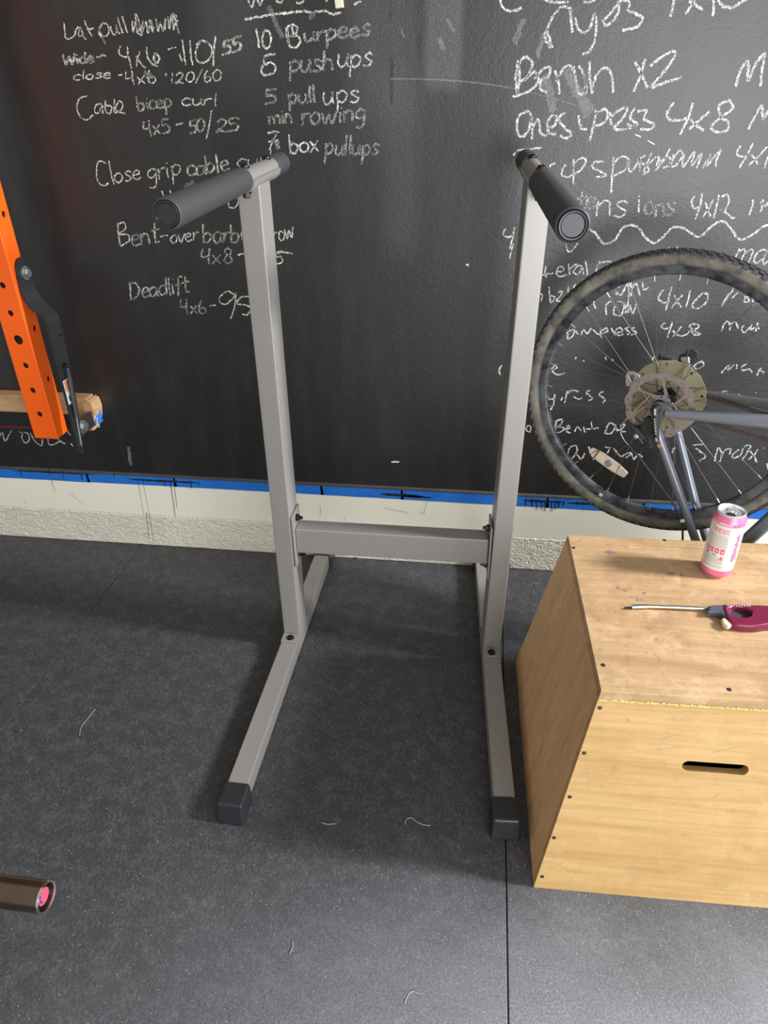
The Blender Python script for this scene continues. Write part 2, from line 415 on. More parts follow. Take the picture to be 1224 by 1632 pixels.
for x0, x1 in ((-2.6, 2.7),): mb.box(((x0+x1)/2, W+.031, (BZ+LZ-.012)/2), (x1-x0, .078, LZ-.012-BZ), .002)
bb = mb.build('baseboard_back', M['trim']); tag(bb, 'cream painted board along the wall under the blue tape', 'baseboard', kind='structure')
YB = W-.008
mb = MB(); mb.box((.05, W+.032, BZ/2), (5.4, .084, BZ-.001), .003)
st = mb.build('trim_1', M['stucco']); tag(st, 'rough cream stucco footing along the bottom of the wall', 'trim', kind='structure')
# blue masking tape, torn into lengths, with paint that ran over it
mb = MB(); x = -2.5
rnd = random.Random(3)
while x < 2.6:
    L = rnd.uniform(.25, .55); z0 = TZ0+rnd.uniform(-.0012, .0012)
    n = 10; top = []; bot = []
    for i in range(n+1):
        top.append((x+L*i/n, TZ1+.004)); bot.append((x+L*i/n+(.004 if i == n else 0), z0+rnd.uniform(-.0006, .0006)))
    vs, fs = mb.add([(a, YB-.0007, b) for a, b in bot]+[(a, YB-.0007, b) for a, b in top], [(i, i+1, n+2+i, n+1+i) for i in range(n)])
    x += L-.006
mb.build('masking_tape', M['tape'], bb)
def px_on_board(px, py): p = at_y(px, py, YB); return p.x, p.z
def ribbon(mb, pts, wid, y, jit=0.0, rnd=random):
    """flat strip in the plane y = const along pts (x, z); wid may be a function of 0..1"""
    n = len(pts)
    if n < 2: return
    L, R = [], []
    for i, (x, z) in enumerate(pts):
        a = pts[max(i-1, 0)]; b = pts[min(i+1, n-1)]; dx, dz = b[0]-a[0], b[1]-a[1]; d = math.hypot(dx, dz) or 1
        w = (wid(i/(n-1)) if callable(wid) else wid)*.5
        wl, wr = w*(1+rnd.uniform(-jit, jit)), w*(1+rnd.uniform(-jit, jit))
        L.append(mb.bm.verts.new((x-dz/d*wl, y, z+dx/d*wl))); R.append(mb.bm.verts.new((x+dz/d*wr, y, z-dx/d*wr)))
    for i in range(n-1):
        try: mb.bm.faces.new((L[i], R[i], R[i+1], L[i+1])).material_index = mb.mi
        except ValueError: pass
mb = MB()
drips = [(32, 750, 34, 758, 2), (78, 749, 80, 757, 3), (98, 751, 103, 766, 2), (82, 768, 88, 784, 1.2), (181, 757, 182, 762, 2), (130, 757, 131, 765, 3), (140, 760, 141, 764, 2.5),
         (219, 764, 229, 819, 1.0), (227, 764, 238, 820, .9), (271, 766, 279.5, 823, 2.0), (277, 768, 282, 808, 1.6), (304, 769, 305, 778, 2.5), (316, 771, 317, 775, 2), (262, 767, 263, 775, 2.5), (234, 819, 238, 858, 1.1), (239, 822, 246, 866, 1.0),
         (838, 798, 838, 805, 3), (848, 798, 848, 807, 3), (855.5, 799, 855.5, 812, 2.4), (863.5, 800, 863.5, 812, 2.4), (869, 800, 868.5, 815, 2.6), (879, 801, 879, 815, 2.6), (886, 801, 884.5, 812, 2.2), (892, 801, 890, 808, 3), (899, 802, 897.5, 806, 3), (920, 802, 920.5, 804, 4), (930, 803, 931, 804, 3)]
for (a, b, c, d, w) in drips:
    p = [px_on_board(a+(c-a)*i/5+.25*math.sin(i*2.1+a), b-3+(d-b+3)*i/5) for i in range(6)]
    ribbon(mb, p, lambda t, w=w: w*.00085*(1.7-1.0*t if t < .5 else 1.2-.1*t), YB-.0045 if d > 822 and w < 1.2 else YB-.0014)
for (x0, x1, y0, y1, h) in ((834, 900, 797, 800, 3), (905, 945, 801, 803, 3), (606, 676, 787, 791, 4.5), (640, 690, 790, 793, 3.5), (20, 150, 749.5, 756, 2.2), (205, 320, 763.5, 769.5, 3)):
    p = [px_on_board(x0+(x1-x0)*i/14, y0+(y1-y0)*i/14) for i in range(15)]
    rr = random.Random(int(x0)); ribbon(mb, p, lambda t, h=h, rr=rr: h*.00145*rr.uniform(.6, 1.3)*(.3+1.4*math.sin(PI*min(1, max(0, t))) ** .5 if 0 < t < 1 else .3), YB-.0013)
mb.build('paint_drip', M['paint'], bb)
mb = MB()
for (a, b, c, d) in ((612, 809, 650, 817), (680, 800, 676, 818), (670, 819, 676, 817), (511, 806, 510, 823), (551, 824, 549, 830), (112, 785, 132, 804), (40, 798, 41, 803)):
    ribbon(mb, [px_on_board(a+(c-a)*i/4, b+(d-b)*i/4) for i in range(5)], .0009, YB-.0012)
mb.build('scuff_mark', M['ink'], bb)
# ------------------------------------------------------------------ chalk writing on the wall
# single-stroke handwriting: each letter is a width and its strokes on a grid (base line 0, x-height 10, capitals 18)
def S(t): return [[tuple(float(k) for k in p.split(',')) for p in s.split()] for s in t.split('|')]
G = {
 'a': (9, '8,9 5,10.5 1.5,8 1,3 3.5,0 7,3 8,9 8,3 9.5,0'), 'b': (9, '1,18 1.3,8 1.5,0|1.5,7 4.5,10 8,7 7,2 4,0 1.5,2'), 'c': (8, '8,8.5 5,10.5 1.5,7.5 1.2,3 4,0 8,1.5'),
 'd': (9.5, '8,9 5,10.5 1.5,8 1,3 3.5,0 7,2.5|8.3,18 8,8 8.6,0'), 'e': (8.5, '1.5,5.2 7,6.5 7.2,9.2 4.5,10.6 1.6,8 1.3,3 4,0 8.2,1.8'), 'f': (7, '7.5,17 5,18.5 3.4,15 3,6 2.4,-1|0,9.5 6.5,10.5'),
 'g': (9, '8,9 5,10.5 1.5,8 1.5,4 4.5,2.5 8,6 8.2,10 7.8,0 6,-6 1.5,-6'), 'h': (9.5, '1.5,18 1.2,8 1,0|1.2,6 4,10 7,9.5 7.8,5 8.3,0'), 'i': (4, '2,10 1.8,5 2.4,0|2.3,14 2.6,15'), 'k': (8.5, '1,18 1,0|7.5,10 1.5,5 8,0'), 'l': (4, '2,18 1.8,8 2.4,0'),
 'm': (14, '1,10 1,0|1,6.5 4,10.3 6,8.5 6.2,0|6.4,6.5 9.6,10.3 12,8.5 12.6,0'), 'n': (9.5, '1,10 1.2,0|1.2,6 4,10.2 7,9 7.6,4 8,0'), 'o': (9, '5,10.5 1.8,8.5 1,4 3.8,0 7.6,2.5 8,7.5 5,10.5'),
 'p': (9.5, '1.2,10 1.6,0 1.4,-8|1.4,7 4.5,10.4 8,8 7.6,3 4.5,0.5 1.6,2.5'), 'q': (9, '8,9 5,10.5 1.5,8 1.2,3 4,1 8,5|8.2,10 8,-8'), 'r': (7, '1.2,10 1.4,0|1.4,6 3.8,9.8 7,10'), 's': (8, '7.5,9 4.8,10.8 2,8.6 4.2,5.8 7.2,3.4 5,0.2 1,0.8'),
 't': (7, '3.4,17 3,6 4,0 6.5,1|0,11 6.8,11.8'), 'u': (9.5, '1.2,10 1.2,3 3.6,0 7,3 8,10|8,10 8,3 9.2,0'), 'v': (8.5, '1,10 4.2,0 8,10.5'), 'w': (13, '1,10 3.4,0 6.4,8 9,0 12.4,10.5'), 'x': (9, '1,10 8,0|8,10.5 1,-.5'), 'y': (9, '1.2,10 2,5.5 5,4 8,10|8,10 7,0 4.5,-6 1,-7'), 'z': (8, '1,10 8,10 1,0 8,0'),
 'A': (12, '1,0 6,18 11,0|3,7 9.5,7'), 'B': (12, '2,18 1.8,8 1.5,0|1.8,17.5 7,18 9,14.5 6.5,10.5 2,9.5|2,9.5 8,9 10.5,5 8,.8 1,0'), 'C': (12, '11,15.5 7.5,18.5 3,15.5 1.2,9 2.6,2.8 6.5,0 11,2.2'), 'D': (12, '2,18 2,0|1,17.5 7,17 11,10 8,2 1,0'), 'E': (10, '9,17.5 2,18 2,9 7,9.5|2,9 2,0 9.5,.5'),
 'F': (10, '9.5,17.5 2,18 1.5,0|1.8,9 7.5,9.8'), 'L': (9.5, '1.5,18 1.2,8 1.5,.5 9,1'), 'M': (15, '.5,0 3,17 6.5,5 12,18.5 13.5,0'), 'N': (12, '1,0 1.4,17 10,0 10.4,18'), 'O': (13, '7,18 2.6,15 1.2,8 4,1 8.5,0 12,5 11.6,13 7,18'), 'T': (11, '5.5,17.5 5,0|0,17 11,18.2'),
 'W': (16, '1,18 3.6,0 7.6,13 11,0 15.5,18'), 'P': (10, '2,18 1.6,0|1.8,17.5 8,17 9,12 2,9'), 'R': (11, '2,18 1.6,0|1.8,17.5 8,17 9,12 2,9.5 10,0'),
 '0': (10.5, '5.5,18 2,14 1.3,6.5 4,.5 8,2 9.6,9 8.6,15.5 5.5,18'), '1': (5, '2.6,18 2.4,8 2.7,0'), '2': (10, '1.5,14 4.5,18 8.3,15.5 7,9 1.2,.6 4.5,1.8 9.5,.5'), '4': (10.5, '2.6,17.5 1.4,8.5 8,9|8.4,18 7.6,8 8,-1'), '5': (10, '9,17.5 2.6,17 2.2,10 6,11 9,7 7.5,1.5 1.4,.6'), '6': (10, '4.5,18 1.8,10 1.6,3.5 4.5,0 8.4,2.6 7.6,7.5 4,8.4 1.8,5'),
 '7': (10, '1,17 9,18 5,8 3.6,0|2.6,8.8 8,9.6'), '8': (10, '8,15 5,18 2,15 3.6,11 7.6,7 8.4,3 5,0 1.6,3 3,7.6 7,11 8,15'), '9': (10, '8.4,14 5,18 1.6,14 3,9.6 7.6,11 8.4,16 7.6,7 6.4,0'), '-': (8, '.5,7 4,7.6 7.5,7.4'), '/': (8, '1,-2 7,20'), '.': (4, '1.6,.6 2.2,.2'), ',': (4, '2,1.5 1,-2'), "'": (4, '2,18 1.4,14.5'), '"': (8, '2,18 1.4,14.5|6,18 5.4,14.5'), '(': (6, '5,18 1.5,11 1.6,5 5,-1'), ' ': (6, None), '=': (9, '1,5 8,5.5|1,9 8,9.6'),
 '~': (10, '0,6 5,7 10,6.2'),
}
G = {k: (w, S(s) if s else []) for k, (w, s) in G.items()}
YC = W-.0009
M_PX = 1/700.0
crnd = random.Random(11)
WSC = .80
def on_wall(p): q = at_y(p[0], p[1], W); return (q.x, q.z)
def stroke(mb, pts, wpx=3.0, wob=.35):
    """pts along the written line, smoothed, then laid on the wall"""
    f = smooth_line(pts, 2.2); out = []
    for i, p in enumerate(f):
        out.append(on_wall((p[0]+crnd.uniform(-wob, wob), p[1]+crnd.uniform(-wob, wob))))
    ribbon(mb, out, wpx*WSC*M_PX, YC, .38, crnd)
def word(mb, txt, x0, y0, x1, y1, h, wpx=3.0, slant=.12, hatch=0):
    tot = sum(G[c][0] for c in txt); adv = math.hypot(x1-x0, y1-y0)/tot
    ux, uy = (x1-x0)/(tot*adv), (y1-y0)/(tot*adv); sy = h/18.0; cx = 0
    for c in txt:
        w, sts = G[c]; jx, jy, js = crnd.uniform(-.5, .5)*adv, crnd.uniform(-.05, .05)*h, crnd.uniform(.93, 1.07)
        for s in sts:
            pts = []
            for (gx, gy) in s:
                a = (cx+gx)*adv + gy*sy*slant + jx; b = gy*sy*js + jy
                pts.append((x0+ux*a+uy*b, y0+uy*a-ux*b))
            stroke(mb, pts, wpx)
            if hatch:     # the chalk went over the letter a second time
                stroke(mb, [(p[0]+crnd.uniform(.8, 2.0)*hatch, p[1]+crnd.uniform(-1.2, 1.2)*hatch) for p in pts], wpx*.8)
        cx += w
def lines(mb, data, wpx=3.0):
    for s in data.strip().split('\n'): stroke(mb, [tuple(float(k) for k in p.split(',')) for p in s.split()], wpx)

# left list
mb = MB()
lines(mb, '''102,36 104,50 105,61 113,61 119,56 121,49 124,44 128,44 131,51 134,59 138,63
128,46 125,55 129,58 132,54
135,33 140,46 147,58
141,47 150,45
158,48 163,58 168,70 166,64 158,52 163,38 170,38 174,48 170,57 164,58
176,42 180,54 185,54 186,40 187,50 192,54
188,28 191,40 196,54
195,26 199,40 204,52''', 3.2)
lines(mb, '''211,32 212,52 217,34 219,54 223,40 216,22 220,50 226,55 222,36 228,52
228,33 227,52 233,35 236,53 241,33 244,52 238,32 246,46
249,30 252,50 256,36 260,50 264,29 263,48
268,27 270,46 274,22 277,48 280,24 283,46 286,54 276,22 284,34''', 2.6)
word(mb, 'Wide', 100, 104, 150, 99, 18, 3.2, .0, .9)
lines(mb, '''154,91 160,91 163,88 169,89''')
lines(mb, '''192,73 190,85 199,91 204,90
203,74 205,90 210,109
223,82 219,95 218,106
217,89 226,103 233,109
234,75 236,92 242,101 252,106''', 3.4)
word(mb, '-', 268, 88, 283, 84, 20)
lines(mb, '''291,63 293,82 296,104
303,64 304,84 307,104
318,68 312,82 315,97 325,100 335,92 338,78 331,68 320,66 313,72
344,58 341,80 340,105''', 3.4)
word(mb, '55', 350, 88, 384, 80, 22, 2.8, .35, 1.4)
word(mb, 'close', 116, 128, 178, 124, 15, 2.8, .1)
lines(mb, '''189,120 195,119''')
word(mb, '4x6', 200, 136, 251, 131, 21, 3.0, -.1)
lines(mb, '''264,117 265,121''', 4)
word(mb, '120/60', 271, 133, 354, 129, 17, 2.6, .1)
lines(mb, '''139,153 128,156 123,170 128,186 139,191 149,183
163,165 153,168 151,178 158,180 163,168 164,181
168,160 169,178 176,180 178,170 170,168
183,158 182,179 187,178
190,180 196,168 190,161 184,174 190,178 200,181''', 3.0)
word(mb, 'bicep', 219, 177, 276, 170, 23, 3.0, .0, .5)
word(mb, 'curl', 289, 168, 346, 169, 21, 3.0, .05)
word(mb, '4x5', 229, 216, 272, 211, 24, 3.0, -.05, .5)
word(mb, '-', 281, 205, 294, 202, 16)
word(mb, '50', 301, 213, 327, 210, 20, 3.0, .1, .6)
lines(mb, '''337,176 334,198 329,221''', 3.0)
word(mb, '25', 341, 211, 381, 210, 20, 2.8, .1, .7)
lines(mb, '''169,260 158,257 154,270 156,288 166,296 173,291
174,256 177,275 182,294''', 3.0)
word(mb, 'ose', 182, 291, 225, 285, 26, 3.0, .05)
word(mb, 'grip', 234, 289, 290, 278, 30, 3.0, .08)
word(mb, 'cable', 297, 282, 366, 272, 28, 3.0, .05, .8)
word(mb, 'curl', 376, 268, 436, 262, 22, 2.8)
lines(mb, '''258,304 261,313
271,303 273,311''', 3.2)
lines(mb, '''364,322 366,330 374,331 380,322 378,312 368,312 364,322''', 3.0)
lines(mb, '''188,356 189,374 192,392
187,358 197,354 200,364 190,373
190,374 204,374 206,384 192,392''', 3.2)
word(mb, 'ent', 208, 391, 254, 386, 32, 3.0, .05, .5)
word(mb, '-', 255, 384, 269, 382, 18)
word(mb, 'over', 271, 388, 316, 384, 24, 3.0, .1)
word(mb, 'barbell', 323, 388, 412, 384, 30, 3.2, .02, .6)
word(mb, 'row', 436, 386, 470, 378, 26, 3.0, .1)
word(mb, '4x8', 318, 419, 372, 419, 24, 3.0, .0, .4)
word(mb, '-', 379, 413, 392, 411, 18); word(mb, '5', 438, 422, 452, 421, 20)
lines(mb, '''440,404 452,402 466,404''')
word(mb, 'Deadlift', 206, 478, 302, 466, 28, 2.8, .05, .6)
word(mb, '4x6', 287, 499, 330, 499, 22, 3.0, -.08, .3); word(mb, '-', 333, 493, 344, 492, 14)
lines(mb, '''374,470 362,464 350,474 352,483 362,484 374,472 376,466 374,488 368,508
400,472 384,474 378,484 392,486 400,492 394,502 386,500''', 3.2)
word(mb, 'w', -14, 704, 17, 704, 28, 3.4, .1)
lines(mb, '''30,687 36,691 35,698 41,706 46,702 46,692 38,688
49,690 55,702 66,710 68,700
77,700 80,709 96,703
92,697 98,704 105,707
108,687 113,694
113,707 117,711''', 3.4)
mb.build('chalk_list', M['chalk'], wall)['label'] = 'chalk list of weight exercises on the left of the wall'
# middle list
mb = MB(); WSC = .92
lines(mb, '''392,-14 396,2 402,11 408,-8 414,8 422,-10
440,2 449,4 452,-6
472,4 482,4 484,-4
520,3 522,-3
564,8 570,4 576,2
580,-1 584,-4''', 3.2)
st_ = [(390+i*8.1, 31.5-9*min(1, i/8)-5*i/19+crnd.uniform(-1.2, 1.2)) for i in range(20)]
st_ = [(x, y+(3 if x > 520 else 0)) for x, y in st_]
stroke(mb, st_, 3.6)
lines(mb, '''408,46 411,60 413,77
421,50 418,62 420,74 426,77 432,66 430,52 422,48''', 3.6)
lines(mb, '''459,42 459,58 462,75
456,44 458,60 460,72
459,42 467,39 474,44 471,54 461,58
465,42 468,54
461,58 473,57 479,65 473,75 462,75''', 3.4)
word(mb, 'urpees', 484, 68, 590, 56, 27, 3.2, .12, .5)
word(mb, '5', 416, 123, 442, 120, 34, 3.4, .1)
word(mb, 'push', 459, 114, 531, 112, 33, 3.2, .05, .5)
word(mb, 'ups', 535, 107, 593, 106, 36, 3.2, .1)
word(mb, '5', 420, 166, 442, 164, 24, 3.4, .1, .4)
word(mb, 'pull', 459, 167, 505, 163, 27, 3.2, .02, .4)
word(mb, 'ps', 535, 166, 574, 163, 34, 3.0, .05)
word(mb, 'min', 429, 198, 468, 196, 24, 3.2, -.1, .3)
word(mb, 'rowing', 479, 199, 583, 192, 31, 3.2, .1, .4)
lines(mb, '''427,212 438,210 446,211
441,214 434,226 430,239
428,226 444,223''', 3.0)
word(mb, 'box', 460, 245, 510, 242, 29, 3.4, .0)
word(mb, 'pullups', 517, 246, 603, 247, 30, 3.2, .08, .3)
mb.build('chalk_list', M['chalk'], wall)['label'] = 'chalk circuit list in the middle of the wall'
# right list
mb = MB()
lines(mb, '''796,-4 800,10 810,17 822,17 832,12
866,-2 878,3 890,4 906,3
930,3 940,3 948,0
878,76 872,68 868,58 872,46 880,28 890,15 898,11 908,14 910,32 912,52
872,50 876,62 880,76
917,28 921,45 930,52 940,44 948,22 950,46 946,70 936,84 928,86
961,34 972,22 984,8 986,16 978,32 966,40 960,32
984,4 994,0 1004,6 1000,16 1014,22 1024,30 1016,42 1004,46 992,48
1074,-4 1072,12 1068,27
1092,22 1104,6 1108,-4
1098,2 1112,10 1120,16
1136,-4 1137,10 1136,26
1144,0 1152,10 1166,12 1178,6 1190,-2''', 4.0)
lines(mb, '''826,96 822,120 824,150
838,90 828,100 828,126 824,150
838,90 848,98 846,112 836,126 830,130
836,128 852,114 858,128 848,142 832,150 817,154
852,126 866,110 876,108 874,122 862,128 862,142 872,148
884,112 890,132 892,150
886,130 896,112 906,104 914,112
914,106 918,130 924,150 934,142 930,120
922,106 930,116 934,150
940,98 940,126 944,150
944,138 952,118 964,108 974,118 977,148
1012,98 1022,118 1032,140
1028,94 1022,116 1010,146
1036,106 1052,92 1072,82 1076,88 1060,112 1038,138 1052,134 1070,128 1086,124
1172,138 1180,112 1192,98 1192,128 1204,102 1218,86 1214,112 1212,138''', 4.2)
lines(mb, '''838,178 826,186 824,206 830,218 842,208 846,184 838,176
846,184 848,202 848,222
848,204 858,190 862,212 872,216
872,204 884,200 886,184 874,190 874,210 886,214
900,180 890,190 900,204 910,214 902,220 892,216
922,184 926,204 936,206
950,176 946,200 940,224
948,182 964,174 968,186 958,198 946,200
972,178 974,200
972,188 986,176 1000,172 992,190 978,204 996,206 1012,200
1012,172 1004,188 1016,198 1008,202 1000,196
1016,178 1030,176 1026,190 1042,198 1036,206 1020,206
1074,164 1064,178 1066,190 1080,192 1096,188
1104,164 1096,190 1084,214
1100,190 1110,200 1122,208
1130,178 1114,192 1098,206
1160,160 1146,168 1148,186 1160,194 1158,208 1140,210 1134,200 1150,186 1168,172 1160,158
1192,206 1204,184 1214,168 1216,190 1224,176''', 4.0)
lines(mb, '''818,247 826,240 846,238 864,235
876,266 880,262 886,260
902,262 896,270 896,280 906,282 912,278
914,254 914,276 914,294
914,262 926,252 934,256 926,270 914,278
962,258 948,258 944,266 958,274 966,280 950,282
978,250 976,276 974,308
976,262 990,250 1002,254 996,270 978,280
1000,254 1004,274 1014,264 1018,252 1020,272
1028,248 1018,256 1030,264 1034,272 1024,278
1038,244 1030,262 1026,274
1034,262 1046,250 1050,252 1046,266''', 3.2)
lines(mb, '''1068,236 1058,256 1044,272 1054,256 1066,250 1068,262 1056,268
1074,246 1066,266 1082,240 1088,248 1076,264 1070,266
1090,246 1088,266 1106,242 1102,264 1118,244 1110,268
1120,268 1132,246 1126,264 1148,238 1142,254 1140,268
1180,232 1174,244 1182,250 1192,246
1200,228 1190,248 1178,268
1198,246 1208,262
1222,234 1208,250 1192,264
1224,248 1218,268''', 3.0)
word(mb, 'te', 918, 334, 950, 330, 30, 3.0, .2, .5)
word(mb, 'ns', 946, 345, 1000, 344, 44, 3.0, .15)
lines(mb, '''1018,318 1018,338
1018,314 1019,312''')
word(mb, 'ons', 1024, 343, 1074, 344, 36, 3.0, .1, .4)
lines(mb, '''1106,312 1102,324 1108,332 1116,328
1119,308 1116,326 1108,349
1124,322 1128,336 1132,344
1136,318 1128,334 1120,345
1146,310 1142,328 1137,349
1150,314 1158,310 1162,320 1154,336 1148,334 1156,338 1168,348 1172,347
1200,318 1198,330 1194,343
1216,318 1214,332 1212,338
1212,322 1220,328 1228,314''', 3.4)
stroke(mb, [(938, 364), (948, 371), (958, 384), (967, 388), (980, 382), (992, 364), (1005, 358), (1018, 364), (1030, 380), (1042, 387), (1054, 380), (1070, 364), (1084, 362), (1096, 368), (1108, 376), (1118, 376), (1132, 362), (1146, 353), (1156, 355), (1166, 366), (1176, 380), (1186, 381), (1202, 372), (1216, 361), (1232, 356)], 4.0)
lines(mb, '''806,364 802,372 808,378 820,374
820,362 816,384 812,396
818,388 812,412
902,389 907,402 921,388
1064,397 1067,394
1079,396 1080,393''', 2.8)
lines(mb, '''870,424 868,436 872,442
862,438 882,435
888,433 897,432 898,426 890,426 887,436 893,441 904,437
906,420 908,438
908,430 914,423 921,421
928,424 920,424 914,434 922,437 928,426 930,437
933,415 935,428 936,438
956,416 952,425 950,433
953,422 960,418 974,416''', 3.0)
word(mb, 'max', 1168, 414, 1234, 422, 38, 3.0, .35)
lines(mb, '''858,466 864,470 862,482
875,457 876,470 878,482 884,474 876,470
890,466 896,464 892,474 886,478 896,482
906,456 905,466
917,453 914,460
950,492 946,484 948,472
948,476 956,468 962,466
968,466 968,468
984,456 982,470
992,452 982,462 990,470 1000,452 1002,474 996,500
1006,450 1006,472
1006,462 1014,452 1020,472
1024,450 1026,462 1034,458
974,480 966,486 966,502
980,488 978,500 990,502 994,484 984,480
994,482 1000,498 1004,486 1008,500 1014,484''', 3.0)
lines(mb, '''1057,462 1049,474 1056,482 1067,481
1071,457 1066,474 1061,494
1075,470 1080,482 1086,490
1088,470 1078,480 1070,491
1100,463 1098,474 1093,490
1120,467 1112,474 1104,484 1106,491 1118,489 1128,476 1126,468 1118,466''', 3.4)
lines(mb, '''1164,466 1156,476 1150,489
1152,486 1160,474 1168,462
1166,476 1176,466
1188,472 1186,480 1194,480 1190,474 1198,472 1200,482
1206,478 1210,484''', 3.0)
lines(mb, '''904,535 906,528 916,526 912,536 904,540 906,532
918,528 922,533
926,534 930,525 936,532 942,524 950,530 956,534
956,524 958,538
958,528 966,522 968,528 960,531
974,522 980,534
984,530 992,528 988,522 980,528 986,534 994,532
1002,522 996,524 1004,530 998,533
1012,522 1006,524 1014,530 1006,534''', 3.0)
lines(mb, '''1060,514 1054,520 1060,524 1068,522
1072,513 1068,524 1064,538
1072,526 1080,534 1092,534 1100,526
1086,520 1078,530 1072,536
1104,516 1098,520 1108,528 1116,532 1108,534 1102,528 1112,522 1114,518 1104,516
1150,528 1154,516 1160,512 1164,520 1162,526
1164,518 1172,513 1176,524
1186,518 1182,524 1186,530 1194,522
1198,516 1196,526 1206,520 1210,524
1208,514 1204,528''', 3.2)
lines(mb, '''918,569 916,572
929,574 931,576
965,568 966,574
976,572 976,575
1042,568 1040,574
876,585 880,590
878,590 888,586 884,582 880,590 888,597 900,594
800,582 795,590 798,598
1090,582 1097,578 1100,584 1092,590 1102,591
1112,578 1106,584 1112,588 1122,582 1118,576 1110,580
1150,595 1154,588 1162,582 1160,590 1170,581
1174,580 1174,588
1190,580 1182,584 1184,590 1192,588 1196,590
1196,590 1198,594
1208,588 1218,594
1212,586 1206,598''', 3.2)
lines(mb, '''872,626 876,636 884,634
884,628 882,644 874,657
894,638 896,632
900,642 904,624 910,622
904,626 914,622 922,624
914,632 922,636 928,634
940,622 934,626 944,634 938,638
962,624 954,628 964,636 960,642
1146,630 1152,624 1160,624
1158,630 1160,632
1172,630 1178,636
1178,628 1172,634
1204,626 1205,625''', 3.2)
lines(mb, '''842,678 838,684 844,688 846,680 842,678
886,672 884,690
884,672 896,668 894,676 888,680
888,680 900,682 894,688 882,690
902,684 908,682 906,678 902,686 910,690
916,688 920,680 926,686
930,680 932,690
942,672 944,684
934,684 954,682
968,682 964,690 974,690 980,680 972,674 966,682
980,676 984,686 990,682
988,678 996,676 990,686 998,688''', 3.4)
lines(mb, '''908,714 904,728 912,730 920,718 918,710 908,712
920,724 926,732 932,722
938,712 946,732
964,712 974,714
968,722 972,714
978,714 984,722 990,728
990,728 1000,722 1006,722 998,730
1006,722 1010,732 1016,724 1024,728
1072,716 1076,712 1070,722
1093,716 1092,726
1104,709 1122,708
1108,714 1120,722 1124,728 1114,734
1139,735 1144,714 1150,720 1148,728
1147,736 1154,718 1164,716 1162,724
1178,716 1168,724 1168,730 1180,726
1180,726 1186,712 1196,710 1190,722 1182,734
1192,714 1202,728 1206,738
1208,716 1198,728 1192,732
1217,714 1218,714
1222,738 1224,748''', 3.4)
mb.build('chalk_list', M['chalk'], wall)['label'] = 'chalk list of strength exercises on the right of the wall'
# rubbed-out letters, stray marks, smears and the thin arc scratched across the wall
mb = MB()
word(mb, 'u', 514, 166, 534, 164, 34, 3.0)
lines(mb, '''248,84 245,94 250,100 254,92 250,86 246,90
286,86 290,98
434,222 442,230 446,236
419,104 416,112 420,120''', 3.6)
arc = [(622, 125.5), (680, 126.5), (740, 130), (790, 136), (822, 142)]
mb.build('chalk_remnant', M['chalk'], wall)
mb = MB()
for (a, b, c, d, w) in ((866, 120, 884, 178, 16), (918, 140, 940, 182, 20), (902, 112, 916, 140, 14), (834, 30, 820, 70, 9), (868, 54, 856, 92, 8), (294, 300, 310, 291, 9), (428, 10, 450, 60, 9), (205, 712, 209, 742, 8), (496, 20, 500, 28, 12), (440, 224, 444, 238, 10), (230, 116, 244, 122, 8), (712, 30, 724, 50, 5), (700, 60, 706, 80, 8), (640, 45, 644, 60, 3)):
    stroke(mb, [(a+(c-a)*i/6, b+(d-b)*i/6) for i in range(7)], w, .6)
stroke(mb, arc, 2.6, .1)
stroke(mb, [(842, 146), (870, 154), (900, 162), (930, 172)], 1.6, .1)
mb.build('chalk_smear', M['chalk_smear'], wall)
mb = MB()
lines(mb, '''624,736 630,735.5 636,736
743,421 747,422
''', 3.6)
lines(mb, '''1012,214 1021,218
1032,224 1043,230''', 1.8)
mb.build('chalk_mark', M['white'], wall)
# ------------------------------------------------------------------ dip station
ROOT = {}
def root(name, label, cat, loc=(0, 0, 0), rot=None, group=None):
    o = thing(name, label, cat, loc, rot, group)
    mm = Matrix.Translation(loc) @ (rot.to_4x4() if rot is not None else Matrix())
    ROOT[o.name] = mm.inverted(); return o
def part(mb, name, mat, parent, smooth=None, label=None):
    """mb holds world coordinates; the mesh is stored in the thing's own coordinates"""
    o = mb.build(name, mat, None, smooth) if isinstance(mb, MB) else new_obj(name, mb, mat, None, smooth)
    p = parent
    while p.parent is not None: p = p.parent
    o.data.transform(ROOT[p.name]); o.parent = parent
    if label: o['label'] = label
    return o
def bolt(mb, c, ax, r=.0085, h=.006, hexn=None, washer=True):
    if washer: mb.lathe([(0, 0), (r*1.25, 0), (r*1.25, h*.28), (0, h*.28)], c, ax, 18)
    if hexn: mb.lathe([(0, h*.28), (r, h*.28), (r, h), (r*.8, h*1.15), (0, h*1.15)], c, ax, 6)
    else: mb.lathe([(0, h*.28), (r, h*.28), (r*.93, h*.75), (r*.6, h*1.05), (r*.45, h*1.05), (r*.42, h*.6), (0, h*.6)], c, ax, 18)
S_ = .0484; DEP = .079
LEGZ = .0505
SIDE = {'l': dict(x=-.4862, y=1.0042, a=-.0064, u=.5029, lean=.0076, fr=(-.4722, 1.085), re=(-.4830, 1.80), z=1.2435, c0=1.4795, c1=1.7050),
        'r': dict(x=.1131, y=1.0397, a=.0654, u=.4739, lean=.0164, fr=(.1152, 1.030), re=(.0838, 1.86), z=1.2425, c0=1.4686, c1=1.7300)}
LEGL = .8997
def sp(sd, a, b, z):
    d = SIDE[sd]; c, s = math.cos(d['a']), math.sin(d['a']); return Vector((d['x']+a*c-b*s, d['y']+a*s+b*c, z))
dip = root('dip_station', 'silver grey dip stand with black foam handles standing on the gym mats', 'dip stand', (-.19, 1.47, 0))
